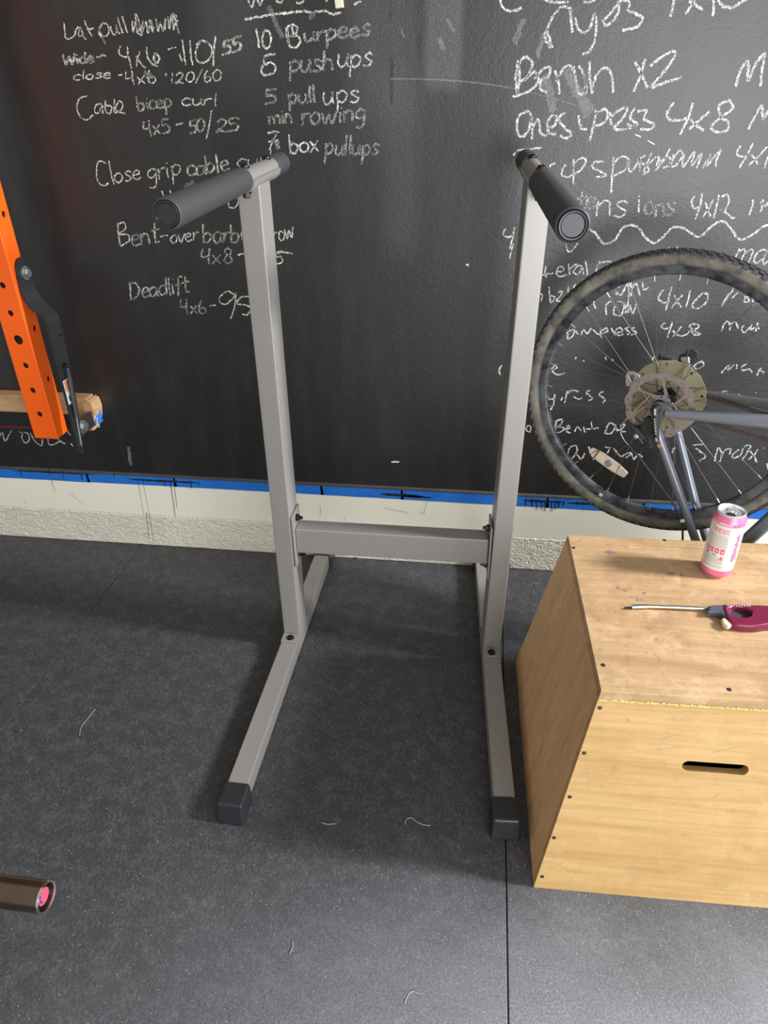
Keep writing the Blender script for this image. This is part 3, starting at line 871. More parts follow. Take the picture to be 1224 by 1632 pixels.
def side_box(mb, sd, a0, a1, b0, b1, z0, z1, bev=0, lean=0, seg=2):
    k = lambda z: lean*z/1.2
    lo = [sp(sd, a+k(z0), b, z0) for a, b in ((a0, b0), (a1, b0), (a1, b1), (a0, b1))]
    hi = [sp(sd, a+k(z1), b, z1) for a, b in ((a0, b0), (a1, b0), (a1, b1), (a0, b1))]
    mb.hexa(lo, hi, bev, seg); return mb
for sd in 'lr':
    d = SIDE[sd]; h = S_/2; u = d['u']; inner = 1 if sd == 'l' else -1
    adir = (sp(sd, 1, 0, 0)-sp(sd, 0, 0, 0)); bdir = (sp(sd, 0, 1, 0)-sp(sd, 0, 0, 0))
    leg = part(side_box(MB(), sd, -h, h, -.02, LEGL+.02, .003, LEGZ, .004), 'leg', M['steel'], dip, 40)
    for b0, b1 in ((-.062, 0.0), (LEGL, LEGL+.062)):
        mb = MB()
        lo = [sp(sd, a, b, 0) for a, b in ((-.0325, b0-.012*(b0 < 0)), (.0325, b0-.012*(b0 < 0)), (.0325, b1+.012*(b0 > 0)), (-.0325, b1+.012*(b0 > 0)))]
        hi = [sp(sd, a, b, LEGZ+.0025) for a, b in ((-.0285, b0), (.0285, b0), (.0285, b1), (-.0285, b1))]
        mb.hexa(lo, hi, .005, 3); part(mb, 'foot_cap', M['cap'], leg, 40, 'black rubber cap')
    up = part(side_box(MB(), sd, -h, h, u, u+DEP, LEGZ+.004, 1.2320, .0045, d['lean']), 'upright', M['steel'], dip, 40)
    bp = part(side_box(MB(), sd, -h, h, u-.033, u+DEP+.033, LEGZ, LEGZ+.0045, .001), 'base_plate', M['steel'], dip, 40)
    for b in (u-.017, u+DEP+.017):
        mb = MB(); bolt(mb, sp(sd, 0, b, LEGZ+.0045), (0, 0, 1)); part(mb, 'bolt', M['bolt'], bp, 40, 'black bolt')
    # bracket plate for the cross bar
    a0 = inner*(h+.0015)+d['lean']*.3; a1 = a0+inner*.005
    mb = side_box(MB(), sd, min(a0, a1), max(a0, a1), u+.002, u+DEP-.003, .292, .447, .0012)
    pl = part(mb, 'bracket_plate', M['steel'], dip, 40)
    for z in (.426, .313):
        mb = MB(); bolt(mb, sp(sd, a1, u+DEP*.5, z), adir*inner, .0085, .008, 6)
        mb.lathe([(0, .008), (.0045, .008), (.0045, .017), (0, .017)], sp(sd, a1, u+DEP*.5, z), adir*inner, 12); part(mb, 'bolt', M['bolt'], pl, 40, 'black nut and bolt')
        mb = MB(); bolt(mb, sp(sd, -inner*h+d['lean']*.3, u+DEP*.5, z), adir*-inner, .009, .006); part(mb, 'bolt', M['bolt'], pl, 40, 'black bolt head')
    # handle
    f3 = Vector((*d['fr'], d['z'])); r3 = Vector((*d['re'], d['z'])); ax = (r3-f3).normalized(); L = (r3-f3).length
    def along(y): return (y-f3.y)/ax.y
    tc0, tc1 = along(d['c0']), along(d['c1'])
    mb = MB(); mb.lathe([(0, .012), (.0195, .012), (.0195, L-.012), (0, L-.012)], f3, ax, 36)
    hd = part(mb, 'handle_bar', M['steel'], dip, 40)
    R_ = .0238
    mb = MB(); mb.lathe([(.0192, .004), (R_-.003, .001), (R_-.0006, .003), (R_, .007), (R_, tc0-.003), (R_-.002, tc0), (.019, tc0)], f3, ax, 40); part(mb, 'foam_grip', M['grip'], hd, 40, 'long black foam grip in front')
    mb = MB(); mb.lathe([(.019, tc1), (R_-.002, tc1), (R_, tc1+.003), (R_, L-.006), (R_-.002, L), (0, L)], f3, ax, 40); part(mb, 'foam_grip', M['grip'], hd, 40, 'short black foam grip behind')
    mb = MB(); mb.lathe([(0, .0015), (.0150, .0015), (.0165, -.0010), (.0185, -.0012), (.0195, .002), (.0195, .012), (0, .012)], f3, ax, 40); part(mb, 'end_cap', M['cap'], hd, 50, 'round black end cap')
    # saddle under the handle: a shallow channel welded on the upright
    mb = MB(); c = sp(sd, d['lean'], u+DEP/2, 0); c.z = d['z']
    side = ax.cross(Vector((0, 0, 1))).normalized(); ring = []
    l0, l1 = tc0+.004, tc1-.004
    for t in (l0, l1):
        row = []
        for rr in (.0197, .0246):
            for i in range(13):
                q = PI+ PI*i/12
                row.append(f3+ax*t+side*math.cos(q)*rr+Vector((0, 0, 1))*(math.sin(q)*rr))
        ring.append(row)
    vs = ring[0]+ring[1]; fs = []
    for i in range(12): fs += [(i, i+1, 26+i+1, 26+i), (13+i, 26+13+i, 26+14+i, 14+i), (i, 13+i, 14+i, i+1), (26+i, 26+i+1, 26+14+i, 26+13+i)]
    fs += [(0, 26, 39, 13), (12, 25, 51, 38)]
    mb.add(vs, fs); part(mb, 'saddle_bracket', M['steel'], up, 40)
    mb = MB()
    for t in (tc0+.028, tc1-.028):
        p = f3+ax*t+Vector((0, 0, .0190)); bolt(mb, p, (0, 0, 1), .0085, .007)
        part(mb, 'bolt', M['bolt'], hd, 40, 'black bolt head on top of the bar'); mb = MB()
    for t in (tc0+.028,):
        p = f3+ax*t+Vector((0, 0, -.0242)); bolt(mb, p, (0, 0, -1), .0085, .010, 6)
        part(mb, 'bolt', M['bolt'], hd, 40, 'black nut under the bar'); mb = MB()
    mb.bm.free()
# cross bar
A = lambda b, z: sp('l', S_/2+.0065+.0025, SIDE['l']['u']+b, z); B = lambda b, z: sp('r', -S_/2-.0065+.004, SIDE['r']['u']+b, z)
mb = MB(); mb.hexa([A(.015, .329), B(.015, .329), B(.065, .329), A(.065, .329)], [A(.015, .404), B(.015, .404), B(.065, .404), A(.065, .404)], .004)
part(mb, 'cross_bar', M['steel'], dip, 40)
# ------------------------------------------------------------------ plywood plyo box
BXR = Matrix.Rotation(.02954, 3, 'Z')
plyo = root('plyo_box', 'large tapered plywood jump box with a hand slot in its front', 'plyo box', (.17344, .86808, 0), BXR)
BL, BD, BH = .665, .6588, .47734; IL, IF, IB = .0799, .0852, .0698; T = .018
def bw(a, b, z): return Vector((.17344, .86808, 0)) + BXR @ Vector((a, b, z))
def bq(z, g=0):
    """corners of the box at height z, moved in by g"""
    k = z/BH; return [(IL*k+g, IF*k+g), (BL-IL*k-g, IF*k+g), (BL-IL*k-g, BD-IB*k-g), (IL*k+g, BD-IB*k-g)]
ZT = BH-T
# top panel, a little proud of the front
mb = MB(); q0, q1 = bq(ZT), bq(BH)
mb.hexa([bw(a, b, ZT) for a, b in q0], [bw(a, b, BH) for a, b in q1], .0012)
topp = part(mb, 'top_panel', M['wood_top'], plyo, 40)
# front panel with the slot
SL = math.hypot(BH, IF); e_u = BXR @ Vector((1, 0, 0)); e_v = (BXR @ Vector((0, IF, BH))).normalized(); e_n = e_u.cross(e_v)
FM = Matrix((e_u, e_v, e_n)).transposed().to_4x4(); FM.translation = bw(0, 0, 0)+e_n*(-T/2)
vt = SL*ZT/BH
slot = []
sc_, sv = (.3010, .3325), .0118
for i in range(13): t = -PI/2+PI*i/12; slot.append((.3595-sv+sv*math.cos(t), sv*math.sin(t)+sc_[1]))
for i in range(13): t = PI/2+PI*i/12; slot.append((.2425+sv+sv*math.cos(t), sv*math.sin(t)+sc_[1]))
k = ZT/BH
me = plate([[(0, 0), (BL, 0), (BL-IL*k, vt), (IL*k, vt)], slot], T, .0008); me.transform(FM)
frp = part(me, 'front_panel', M['wood_front'], plyo, 30)
def panel(name, i, j, mat):
    lo, hi = bq(0), bq(ZT); li, hi_i = bq(0, T), bq(ZT, T); mb = MB()
    sh = [0, 0]
    if name == 'side_panel':
        # sits behind the front panel
        lo = [(a, max(b, T+.0002)) if n_ in (0, 1) else (a, b) for n_, (a, b) in enumerate(lo)]; li = [(a, max(b, T+.0002)) for a, b in li]
        hi = [(a, b+T) if n_ in (0, 1) else (a, b) for n_, (a, b) in enumerate(hi)]
        hi_i = hi_i
    mb.hexa([bw(*lo[i], 0), bw(*lo[j], 0), bw(*li[j], 0), bw(*li[i], 0)], [bw(*hi[i], ZT), bw(*hi[j], ZT), bw(*hi_i[j], ZT), bw(*hi_i[i], ZT)], .0008)
    return part(mb, name, mat, plyo, 40)
panel('side_panel', 3, 0, M['wood_side']); panel('side_panel', 1, 2, M['wood_side']); panel('back_panel', 2, 3, M['wood_front'])
def on_front(px, py):
    d = ray(px, py); o = bw(0, 0, 0); return EYE + d*((o-EYE).dot(e_n)/d.dot(e_n))
def on_top(px, py): return at_z(px, py, BH)
for px, py in ((955, 1128), (930, 1200), (907, 1270), (882, 1335), (863, 1397)):
    mb = MB(); mb.lathe([(0, .0006), (.0030, .0006), (.0042, .0002), (.0044, -.002), (0, -.002)], on_front(px+1, py), e_n, 14); part(mb, 'screw', M['screw'], frp, 40)
for px, py in ((914, 873), (1059, 861), (961, 1060), (1162, 1099)):
    mb = MB(); mb.lathe([(0, .0005), (.0034, .0005), (.0046, .0002), (.0048, -.002), (0, -.002)], on_top(px, py), (0, 0, 1), 14); part(mb, 'screw', M['screw'], topp, 40)
# dried glue squeezed out along the front seam
mb = MB(); rg = random.Random(5); x = IL*k+.004
while x < BL-IL*k-.006:
    r = rg.uniform(.0012, .0026); p = bw(x, IF*k-.0004, ZT-.0005-rg.uniform(0, .0018)); mb.sphere(p, r, (1.5, .7, .8), 8); x += rg.uniform(.0022, .0062)
part(mb, 'glue_bead', M['glue'], plyo, 60, 'dried yellow glue along the seam')
def smudge(cx, cy, rx, ry, rot, fn, n=14, rg=random.Random(2)):
    pts = []
    for i in range(n):
        t = 2*PI*i/n; r = rg.uniform(.55, 1.1); x, y = rx*r*math.cos(t), ry*r*math.sin(t)
        pts.append(fn(cx+x*math.cos(rot)-y*math.sin(rot), cy+x*math.sin(rot)+y*math.cos(rot)))
    return pts
def stain(spots, fn, nrm, mat, parent, name):
    for s in spots:
        mb = MB(); p = [q+nrm*.0004 for q in smudge(*s, fn)]; mb.add(p, [tuple(range(len(p)))])
        part(mb, name, mat, parent)
stain([(1069, 914, 9, 3.5, .1), (1086, 916, 4, 3, .6), (985, 937, 4, 2.5, .9), (996, 941, 5, 2.5, .3), (1027, 945, 5, 2.2, -.2), (1018, 956, 8, 4, .2), (980, 975, 3.5, 1.6, 1.1), (953, 988, 3, 2.5, .4), (1066, 1013, 5, 1.2, -.2), (1006, 952, 4, 2, .3), (974, 880, 13, 4, .1)], on_top, Vector((0, 0, 1)), M['purple'], topp, 'chalk_smudge')
stain([(1046, 1020, 5, 4, .2), (1043, 1044, 6, 3, .6), (1050, 1049, 3, 4, .2)], on_top, Vector((0, 0, 1)), M['rust'], topp, 'rust_smudge')
stain([(1000, 1147, 4.5, 2.4, .3)], on_front, e_n, M['purple'], frp, 'chalk_smudge')
for (a, b, c, d) in ((1046, 1195, 1093, 1190), (1138, 1199, 1178, 1190), (1137, 1272, 1152, 1260), (936, 1222, 938, 1262), (1056, 1178, 1080, 1170), (924, 1374, 926, 1392)):
    mb = MB(); P0, P1 = on_front(a, b), on_front(c, d); t = (P1-P0).normalized(); s_ = e_n.cross(t)*.0006
    mb.add([P0+s_+e_n*.0004, P0-s_+e_n*.0004, P1-s_*.3+e_n*.0004, P1+s_*.3+e_n*.0004], [(0, 1, 2, 3)])
    part(mb, 'scratch', M['ink_grey'], frp)

# ------------------------------------------------------------------ drinks can
CX, CY, CZ = .54221, .84782+.5, BH
can = root('drinks_can', 'opened white and pink energy drink can standing on the plywood box', 'can', (CX, CY, CZ))
cc = Vector((CX, CY, CZ)); CR, CHT = .0331, .1575
toc = (EYE-cc); toc.z = 0; toc.normalize(); rgt = Vector((-toc.y, toc.x, 0))
def cw(th, z, r=CR+.00025): return cc + (toc*math.cos(th)+rgt*math.sin(th))*r + Vector((0, 0, z))
mb = MB(); mb.lathe([(.0305, .0102), (.0331, .0132), (.0331, .1340)], cc, (0, 0, 1), 64); body = part(mb, 'body', M['can_white'], can, 40)
mb = MB(); mb.lathe([(.0240, .0018), (.0262, .0020), (.0315, .0085), (.03313, .0130), (.03318, .0235)], cc, (0, 0, 1), 64); part(mb, 'pink_band', M['can_pink'], body, 60, 'pink printed band at the foot')
mb = MB(); mb.lathe([(.03318, .1330), (.03318, .1395), (.0325, .1430), (.0300, .1480), (.0278, .1520)], cc, (0, 0, 1), 64); part(mb, 'pink_band', M['can_pink'], body, 60, 'pink printed shoulder')
mb = MB(); mb.lathe([(0, .0060), (.0200, .0040), (.0232, .0004), (.0245, 0), (.0252, .0012), (.0262, .0022)], cc, (0, 0, 1), 64); part(mb, 'base_rim', M['can_alu'], can, 60)
mb = MB(); mb.lathe([(.0277, .1515), (.0276, .1540), (.0283, .1556), (.0280, .1570), (.0270, .1575), (.0262, .1568), (.0255, .1530), (.0248, .1508), (.0240, .1512), (.0235, .1522), (0, .1524)], cc, (0, 0, 1), 64); lid = part(mb, 'lid', M['can_alu'], can, 50)
def loc2(x, y, z): return cc + (toc*(-y)+rgt*x) + Vector((0, 0, z))     # y away from the camera
mb = MB(); ov = [(.0095*math.cos(2*PI*i/28), .0085*math.sin(2*PI*i/28)-.0115) for i in range(28)]; mb.add([loc2(x, y, .1526) for x, y in ov], [tuple(range(28))]); part(mb, 'mouth_opening', M['dark'], lid)
TBM = Matrix((rgt, -toc, Vector((0, 0, 1)))).transposed().to_4x4(); TBM.translation = loc2(.001, .004, .1542)
TBM = TBM @ Matrix.Rotation(math.radians(16), 4, 'X')
tb = plate([[(.0090*math.cos(2*PI*i/26)*(1 if math.sin(2*PI*i/26) < 0 else .85), .0130*math.sin(2*PI*i/26)) for i in range(26)], [(.0048*math.cos(2*PI*i/20), .0038*math.sin(2*PI*i/20)+.0052) for i in range(20)]], .0012, .0003); tb.transform(TBM)
part(tb, 'pull_tab', M['can_alu'], lid, 40)
mb = MB(); mb.lathe([(0, .0030), (.0022, .0028), (.0032, .0), (0, 0)], loc2(.001, .001, .1524), (0, 0, 1), 16); part(mb, 'rivet', M['can_alu'], lid, 50)
def wrap_text(mb, body_, size, th, z, xs=1.0, offset=0.0, r=CR+.0003):
    me = text_mesh(body_, size, 0, offset, 'CENTER', xs)
    vs = [mb.bm.verts.new(cw(th+v.co.x/CR, z+v.co.y, r)) for v in me.vertices]
    for p in me.polygons:
        try: mb.bm.faces.new([vs[i] for i in p.vertices]).material_index = mb.mi
        except ValueError: pass
    bpy.data.meshes.remove(me)
def wrap_rect(mb, t0, t1, z0, z1, r=CR+.0003):
    n = max(1, int((t1-t0)/.12)); v = []
    for i in range(n+1): t = t0+(t1-t0)*i/n; v += [cw(t, z0, r), cw(t, z1, r)]
    mb.add(v, [(2*i, 2*i+2, 2*i+3, 2*i+1) for i in range(n)])
T0 = -.36
mb = MB(); wrap_text(mb, 'EAA AMINOS', .0072, T0-.02, .1355, 1.05, .0002, CR+.0006); part(mb, 'lettering', M['white'], body, None, 'white lettering on the pink shoulder')
mb = MB(); wrap_text(mb, 'bang', .0190, T0, .1165, 1.05, .0011, CR+.0003); part(mb, 'logo', M['ink_red'], body, None, 'outlined logo lettering')
mb = MB(); wrap_text(mb, 'bang', .0190, T0, .1165, 1.05, .0002, CR+.0005); part(mb, 'logo', M['can_white'], body, None, 'white inside of the logo lettering')
mb = MB(); rg = random.Random(8)
for z in [.1085-.0034*i for i in range(9)]+[.0560-.0031*i for i in range(6)]+[.0345-.0031*i for i in range(2)]:
    t = T0-.68+rg.uniform(0, .03)
    while t < T0+.62:
        w = rg.uniform(.05, .19); wrap_rect(mb, t, min(t+w, T0+.66), z, z+.0013); t += w+rg.uniform(.02, .04)
part(mb, 'fine_print', M['ink_grey'], body)
mb = MB()
for i in range(4):
    a = T0-.66+i*.335; wrap_rect(mb, a, a+.25, .0660, .0780)
part(mb, 'icon', M['ink_red'], body, None, 'four red square icons')
mb = MB()
for i in range(4):
    a = T0-.66+i*.335+.125; wrap_text(mb, 'o', .010, a, .0695, 1, .0003, CR+.0006)
part(mb, 'icon', M['can_white'], body, None, 'pale marks inside the icons')
mb = MB(); wrap_rect(mb, T0-.56, T0-.36, .0595, .0632); wrap_rect(mb, T0-.12, T0+.18, .0598, .0612); wrap_rect(mb, T0-.10, T0+.14, .0620, .0628); part(mb, 'fine_print', M['ink'], body)
mb = MB(); wrap_rect(mb, T0+.42, T0+.56, .0540, .0570); wrap_rect(mb, T0+.46, T0+.54, .0575, .0605); wrap_rect(mb, T0+.40, T0+.58, .0515, .0528); part(mb, 'fine_print', M['ink_red'], body)
# pink splash round the side
mb = MB(); rg = random.Random(4)
def blob(t, z, rt, rz):
    n = 14; pts = []
    for i in range(n): q = 2*PI*i/n; r = rg.uniform(.5, 1.15); pts.append(cw(t+rt*r*math.cos(q)/CR, z+rz*r*math.sin(q), CR+.0005))
    mb.add(pts+[cw(t, z, CR+.0006)], [(i, (i+1) % n, n) for i in range(n)])
for i in range(16): f = i/15; blob(.93+.10*math.sin(i*1.7), .052+.062*f, .0062*(1-.72*f), .0075*(1-.3*f))
for i in range(12): blob(rg.uniform(.72, 1.2), rg.uniform(.035, .12), rg.uniform(.0006, .0016), rg.uniform(.0006, .0018))
part(mb, 'splash_print', M['can_pink'], body, None, 'pink splash printed on the side')

# ------------------------------------------------------------------ long lighter lying on the box
lt0 = on_top(1003, 970.5); lt1 = on_top(1130, 974.5)
ldir = (lt1-lt0); ldir.z = 0; LR = ldir.length; ldir.normalize(); lper = Vector((-ldir.y, ldir.x, 0))
lig = root('gas_lighter', 'burgundy long-necked gas lighter lying on the plywood box', 'lighter', tuple(lt0))
def lw(a, b, z): return lt0 + ldir*a + lper*b + Vector((0, 0, z))
ZA = .0085
mb = MB(); mb.tube([lw(.004, .0006, .0052), lw(.036, .0028, .0062)], .0046, 18); mb.tube([lw(.0335, .0027, .0062), lw(LR*.6, .0016, .0070), lw(LR+.004, -.0006, ZA-.001)], .0037, 18); part(mb, 'barrel', M['chrome'], lig, 50, 'chrome barrel')
mb = MB(); mb.tube([lw(-.010, -.001, .0032), lw(.006, .0, .0042)], .0022, 10); part(mb, 'nozzle', M['bolt'], lig, 50, 'dark nozzle tip')
# grip outline in the plane of the box, seen from above; ring for the trigger finger
gm = Matrix((ldir, lper, Vector((0, 0, 1)))).transposed().to_4x4(); gm.translation = lw(LR, 0, .0095)
def px2l(px, py): p = at_z(px, py, BH+.012)-lw(LR, 0, 0); return (p.dot(ldir), p.dot(lper))
col_o = smooth_line([px2l(*p) for p in ((1128, 967.5), (1140, 966), (1154, 966.5), (1156, 974), (1160, 988), (1147, 979), (1128, 977.5))], .0015)
me = plate([col_o], .013, .003); me.transform(gm); part(me, 'collar', M['slate'], lig, 50, 'slate blue collar')
out = [px2l(*p) for p in ((1152, 966.5), (1190, 967), (1222, 968), (1260, 971), (1300, 976), (1330, 983), (1344, 991), (1340, 1001), (1318, 1005), (1280, 1002), (1245, 998), (1228, 998), (1205, 1001), (1180, 1000), (1166, 996), (1158, 988), (1153, 976))]
out = smooth_line(out+[out[0]], .0015)[:-1]
hole = [px2l(1179+19*math.cos(2*PI*i/26)+1.5*math.sin(2*PI*i/26), 978.5+8.6*math.sin(2*PI*i/26)+1.5*math.cos(2*PI*i/26)) for i in range(26)]
me = plate([out, hole], .018, .0045); me.transform(gm); grip_ = part(me, 'grip', M['burgundy'], lig, 50)
tr = [px2l(*p) for p in ((1149.5, 987), (1154, 986), (1160, 990), (1166, 997), (1160, 999.5), (1152, 995))]
me = plate([tr], .011, .003); me.transform(gm); part(me, 'trigger', M['cream'], lig, 50, 'cream trigger')
mb = MB(); mb.add([lw(LR+px2l(1160, 978)[0], px2l(1160, 970)[1], .004)]+[lw(LR+px2l(x, y)[0], px2l(x, y)[1], .004) for x, y in ((1160, 986), (1200, 988), (1200, 968), (1162, 969))], [(0, 1, 2, 3, 4)]); part(mb, 'guard_web', M['slate'], lig)
mb = MB(); rg = random.Random(3); a0 = px2l(1158, 967.8); a1 = px2l(1196, 968.5)
for i in range(9):
    f0 = i/9; x = a0[0]+(a1[0]-a0[0])*f0; mb.box(lw(LR+x+.001, a0[1]+(a1[1]-a0[1])*f0-.0028, .0188), (.0022, .0020, .0004))
p = px2l(1222, 974); mb.box(lw(LR+p[0]+.012, p[1]-.004, .0188), (.016, .009, .0004))
part(mb, 'lettering', M['white'], grip_, None, 'white printed marks')
# ------------------------------------------------------------------ bicycle standing upside down behind the box
BC = Vector((.45387, 1.69361, .73225)); psi, tau = .43130, .03992
bn = Vector((-math.sin(psi)*math.cos(tau), -math.cos(psi)*math.cos(tau), math.sin(tau))); bu = Vector((math.cos(psi), -math.sin(psi), 0)); bwv = bn.cross(bu)
if bwv.z < 0: bwv = -bwv
M['grimy'] = plain('grimy_grey_paint', (.13, .13, .135), .4, .3, var=.3)
BR = Matrix((bu, bwv, bn)).transposed()
bike = root('bicycle', 'blue grey bicycle turned upside down behind the plywood box', 'bicycle', tuple(BC), BR)
ROOT['bicycle'] = Matrix()      # its parts are modelled in the wheel's own coordinates
def V(a, b, c): return Vector((a, b, c))
Z3 = (0, 0, 1)
# tyre with knobs
mb = MB(); prof = []
for i in range(20): t = 2*PI*i/20; prof.append((.3285+.0185*math.cos(t), .0200*math.sin(t)))
mb.lathe(prof, (0, 0, 0), Z3, 120, closed=True)
NK = 96
for k in range(NK):
    for (lat, off, w, h_) in ((0, 0, .008, .0035), (.0085, .5, .0062, .0035), (-.0085, .5, .0062, .0035), (.0150, 0, .0055, .004), (-.0150, 0, .0055, .004)):
        th = 2*PI*(k+off)/NK; rr = .3285+.0185*math.sqrt(max(0, 1-(lat/.0205)**2))
        er = V(math.cos(th), math.sin(th), 0); et = V(-math.sin(th), math.cos(th), 0); tilt = math.asin(max(-1, min(1, lat/.0205)))
        nn = er*math.cos(tilt)+V(0, 0, 1)*math.sin(tilt); bb_ = et.cross(nn)
        mb.box(er*rr+V(0, 0, lat)+nn*.0010, (.0105, w, h_), 0, Matrix((et, bb_, nn)).transposed())
tyre = part(mb, 'tire', M['tire'], bike, 35, 'muddy knobbed black tire')
mb = MB(); mb.lathe([(.3180, .0115), (.3150, .0125), (.2990, .0100), (.2945, .0060), (.2935, 0), (.2945, -.0060), (.2990, -.0100), (.3150, -.0125), (.3180, -.0115), (.3130, -.0080), (.3120, 0), (.3130, .0080)], (0, 0, 0), Z3, 120, closed=True)
rim = part(mb, 'rim', M['rim'], bike, 35)
mb = MB(); mb.tube([V(-.1015, -.2760, 0), V(-.0900, -.2440, 0)], .0030, 10); part(mb, 'valve', M['bolt'], rim, 40)
mb = MB(); q = math.atan2(-.2804, -.1031); mb.box((.306*math.cos(q), .306*math.sin(q), .0122), (.009, .009, .0006), 0, Matrix.Rotation(q, 3, 'Z')); part(mb, 'lettering', M['white'], rim, None, 'small white mark on the rim')
# hub
mb = MB(); mb.lathe([(0, -.062), (.007, -.062), (.009, -.030), (.024, -.029), (.024, -.026), (.014, -.024), (.012, 0), (.015, .026), (.025, .028), (.025, .031), (.018, .034), (.018, .042), (.013, .048), (.013, .058), (.006, .060), (.006, .070), (0, .070)], (0, 0, 0), Z3, 32); part(mb, 'hub', M['bolt'], bike, 40)
# spokes
NS = 32; srnd = random.Random(1)
for k in range(NS):
    th = 2*PI*(k+.35)/NS; sgn = 1 if k % 2 == 0 else -1; lead = (1 if (k//2) % 2 == 0 else -1)*1.12
    p0 = V(.0235*math.cos(th+lead), .0235*math.sin(th+lead), sgn*.0285); p1 = V(.2945*math.cos(th), .2945*math.sin(th), sgn*.002)
    mb = MB(); mb.tube([p0, p1], .00080, 6); s_ = part(mb, 'spoke', M['spoke'], bike, 60)
    mb = MB(); mb.tube([p1+(p0-p1).normalized()*.014, p1], .0017, 8); part(mb, 'nipple', M['alloy'], s_, 60)
# brake rotor with six slanted arms
rim_o = [( (.0800+.0022*math.cos(12*t))*math.cos(t), (.0800+.0022*math.cos(12*t))*math.sin(t)) for t in [2*PI*i/144 for i in range(144)]]
holes = []
for k in range(6):
    b = 2*PI*k/6+.25
    pts = [(.0285, b+.04), (.0630, b+.40), (.0655, b+.70), (.0655, b+1.08), (.0620, b+1.29), (.0300, b+.90), (.0255, b+.46)]
    pts = [(r*math.cos(t), r*math.sin(t)) for r, t in pts]; holes.append(smooth_line(pts+[pts[0]], .004)[:-1])
for k in range(36):
    t = 2*PI*k/36; r = .0690 if k % 2 else .0745; holes.append(circ(r*math.cos(t), r*math.sin(t), .0021, 10))
for k in range(6): t = 2*PI*k/6+.5; holes.append(circ(.0215*math.cos(t), .0215*math.sin(t), .0022, 10))
me = plate([rim_o]+holes, .0019); me.transform(Matrix.Translation((0, 0, .0445))); part(me, 'brake_rotor', M['rotor'], bike, 30, 'drilled brake rotor with slanted arms')
# spoke protector, cassette, derailleur on the far side
po = [((.0905+.0009*math.cos(16*t))*math.cos(t), (.0905+.0009*math.cos(16*t))*math.sin(t)) for t in [2*PI*i/160 for i in range(160)]]
ph = [circ(0, 0, .024, 24)]+[circ(.080*math.cos(2*PI*k/8+.2), .080*math.sin(2*PI*k/8+.2), .0038, 10) for k in range(8)]
me = plate([po]+ph, .0018); me.transform(Matrix.Translation((0, 0, -.0300))); part(me, 'spoke_protector', M['protector'], bike, 30, 'yellowed plastic disc behind the spokes')
tab = plate([smooth_line([(-.092, .054), (-.087, .066), (-.072, .067), (-.058, .058), (-.062, .045), (-.072, .034), (-.085, .030), (-.092, .054)], .003)[:-1], smooth_line([(-.0840, .0565), (-.0745, .0600), (-.0680, .0510), (-.0760, .0440), (-.0840, .0565)], .003)[:-1]], .004, .0008); tab.transform(Matrix.Translation((0, 0, .036))); part(tab, 'caliper_mount', M['alloy'], bike, 40, 'pale slotted mount')
mb = MB()
for i, r in enumerate((.056, .050, .045, .040, .035, .030, .026)):
    n = int(r*2*PI/.0127); z = -.034-i*.0042
    mb.prism([((r+(.003 if j % 2 else -.002))*math.cos(PI*j/n), (r+(.003 if j % 2 else -.002))*math.sin(PI*j/n)) for j in range(2*n)], z-.001, z+.001)
part(mb, 'cassette', M['chain'], bike, 30)
mb = MB(); mb.box((.019, .083, -.062), (.030, .034, .026), .006); mb.box((-.020, .079, -.060), (.050, .014, .012), .004, Matrix.Rotation(-.35, 3, 'Z')); mb.box((.034, .060, -.058), (.020, .040, .012), .004, Matrix.Rotation(.4, 3, 'Z')); mb.lathe([(0, -.006), (.017, -.006), (.017, .006), (0, .006)], (.030, .098, -.062), Z3, 20)
der = part(mb, 'derailleur', M['matte_black'], bike, 40)
mb = MB(); mb.box((.022, .088, -.047), (.020, .022, .006), .003, Matrix.Rotation(.3, 3, 'Z')); mb.box((.0295, .0765, -.047), (.010, .016, .006), .002); part(mb, 'derailleur_plate', M['alloy'], der, 40)
# chain: two runs
for (a, b) in ((V(.030, .020, -.046), V(.420, -.030, -.046)), (V(.010, -.040, -.046), V(.420, -.085, -.046))):
    mb = MB(); n = int((b-a).length/.0127); t = (b-a).normalized(); rot = Matrix.Rotation(math.atan2(t.y, t.x), 3, 'Z')
    for i in range(n):
        c = a+t*(.0127*(i+.5)); mb.box(c+V(0, 0, .0028 if i % 2 else .0016), (.0150, .0085, .0010), .0, rot); mb.box(c-V(0, 0, .0028 if i % 2 else .0016), (.0150, .0085, .0010), 0, rot); mb.lathe([(0, -.0032), (.0036, -.0032), (.0036, .0032), (0, .0032)], c+t*.00635, Z3, 8)
    part(mb, 'chain', M['chain'], bike)
# frame
BB = V(.430, .036, 0); CL = V(.205, -.432, 0)
mb = MB(); mb.tube([V(.020, -.0085, .0625), V(.060, -.0045, .0600), V(.150, .0055, .0545), V(.234, .0140, .0490), V(.330, .0250, .0430), BB+V(-.02, -.003, .034)], [.0095, .0115, .0135, .0155, .0160, .0160], 20); part(mb, 'chainstay', M['frame'], bike, 40, 'near chainstay')
mb = MB(); mb.tube([V(.020, .0040, -.0680), V(.118, .0150, -.0600), V(.2207, .0190, -.0500), V(.330, .030, -.0430), BB+V(-.02, .000, -.034)], [.0085, .0095, .0120, .0130, .0140], 20); part(mb, 'chainstay', M['grimy'], bike, 40, 'grimy far chainstay')
mb = MB(); mb.tube([V(.0085, -.0470, .0650), V(.0128, -.0600, .0650), V(.0815, -.1935, .0510), V(.1500, -.3270, .0370), CL+V(0, .012, .020)], [.0075, .0100, .0105, .0105, .0100], 20); part(mb, 'seatstay', M['frame'], bike, 40, 'near seatstay')
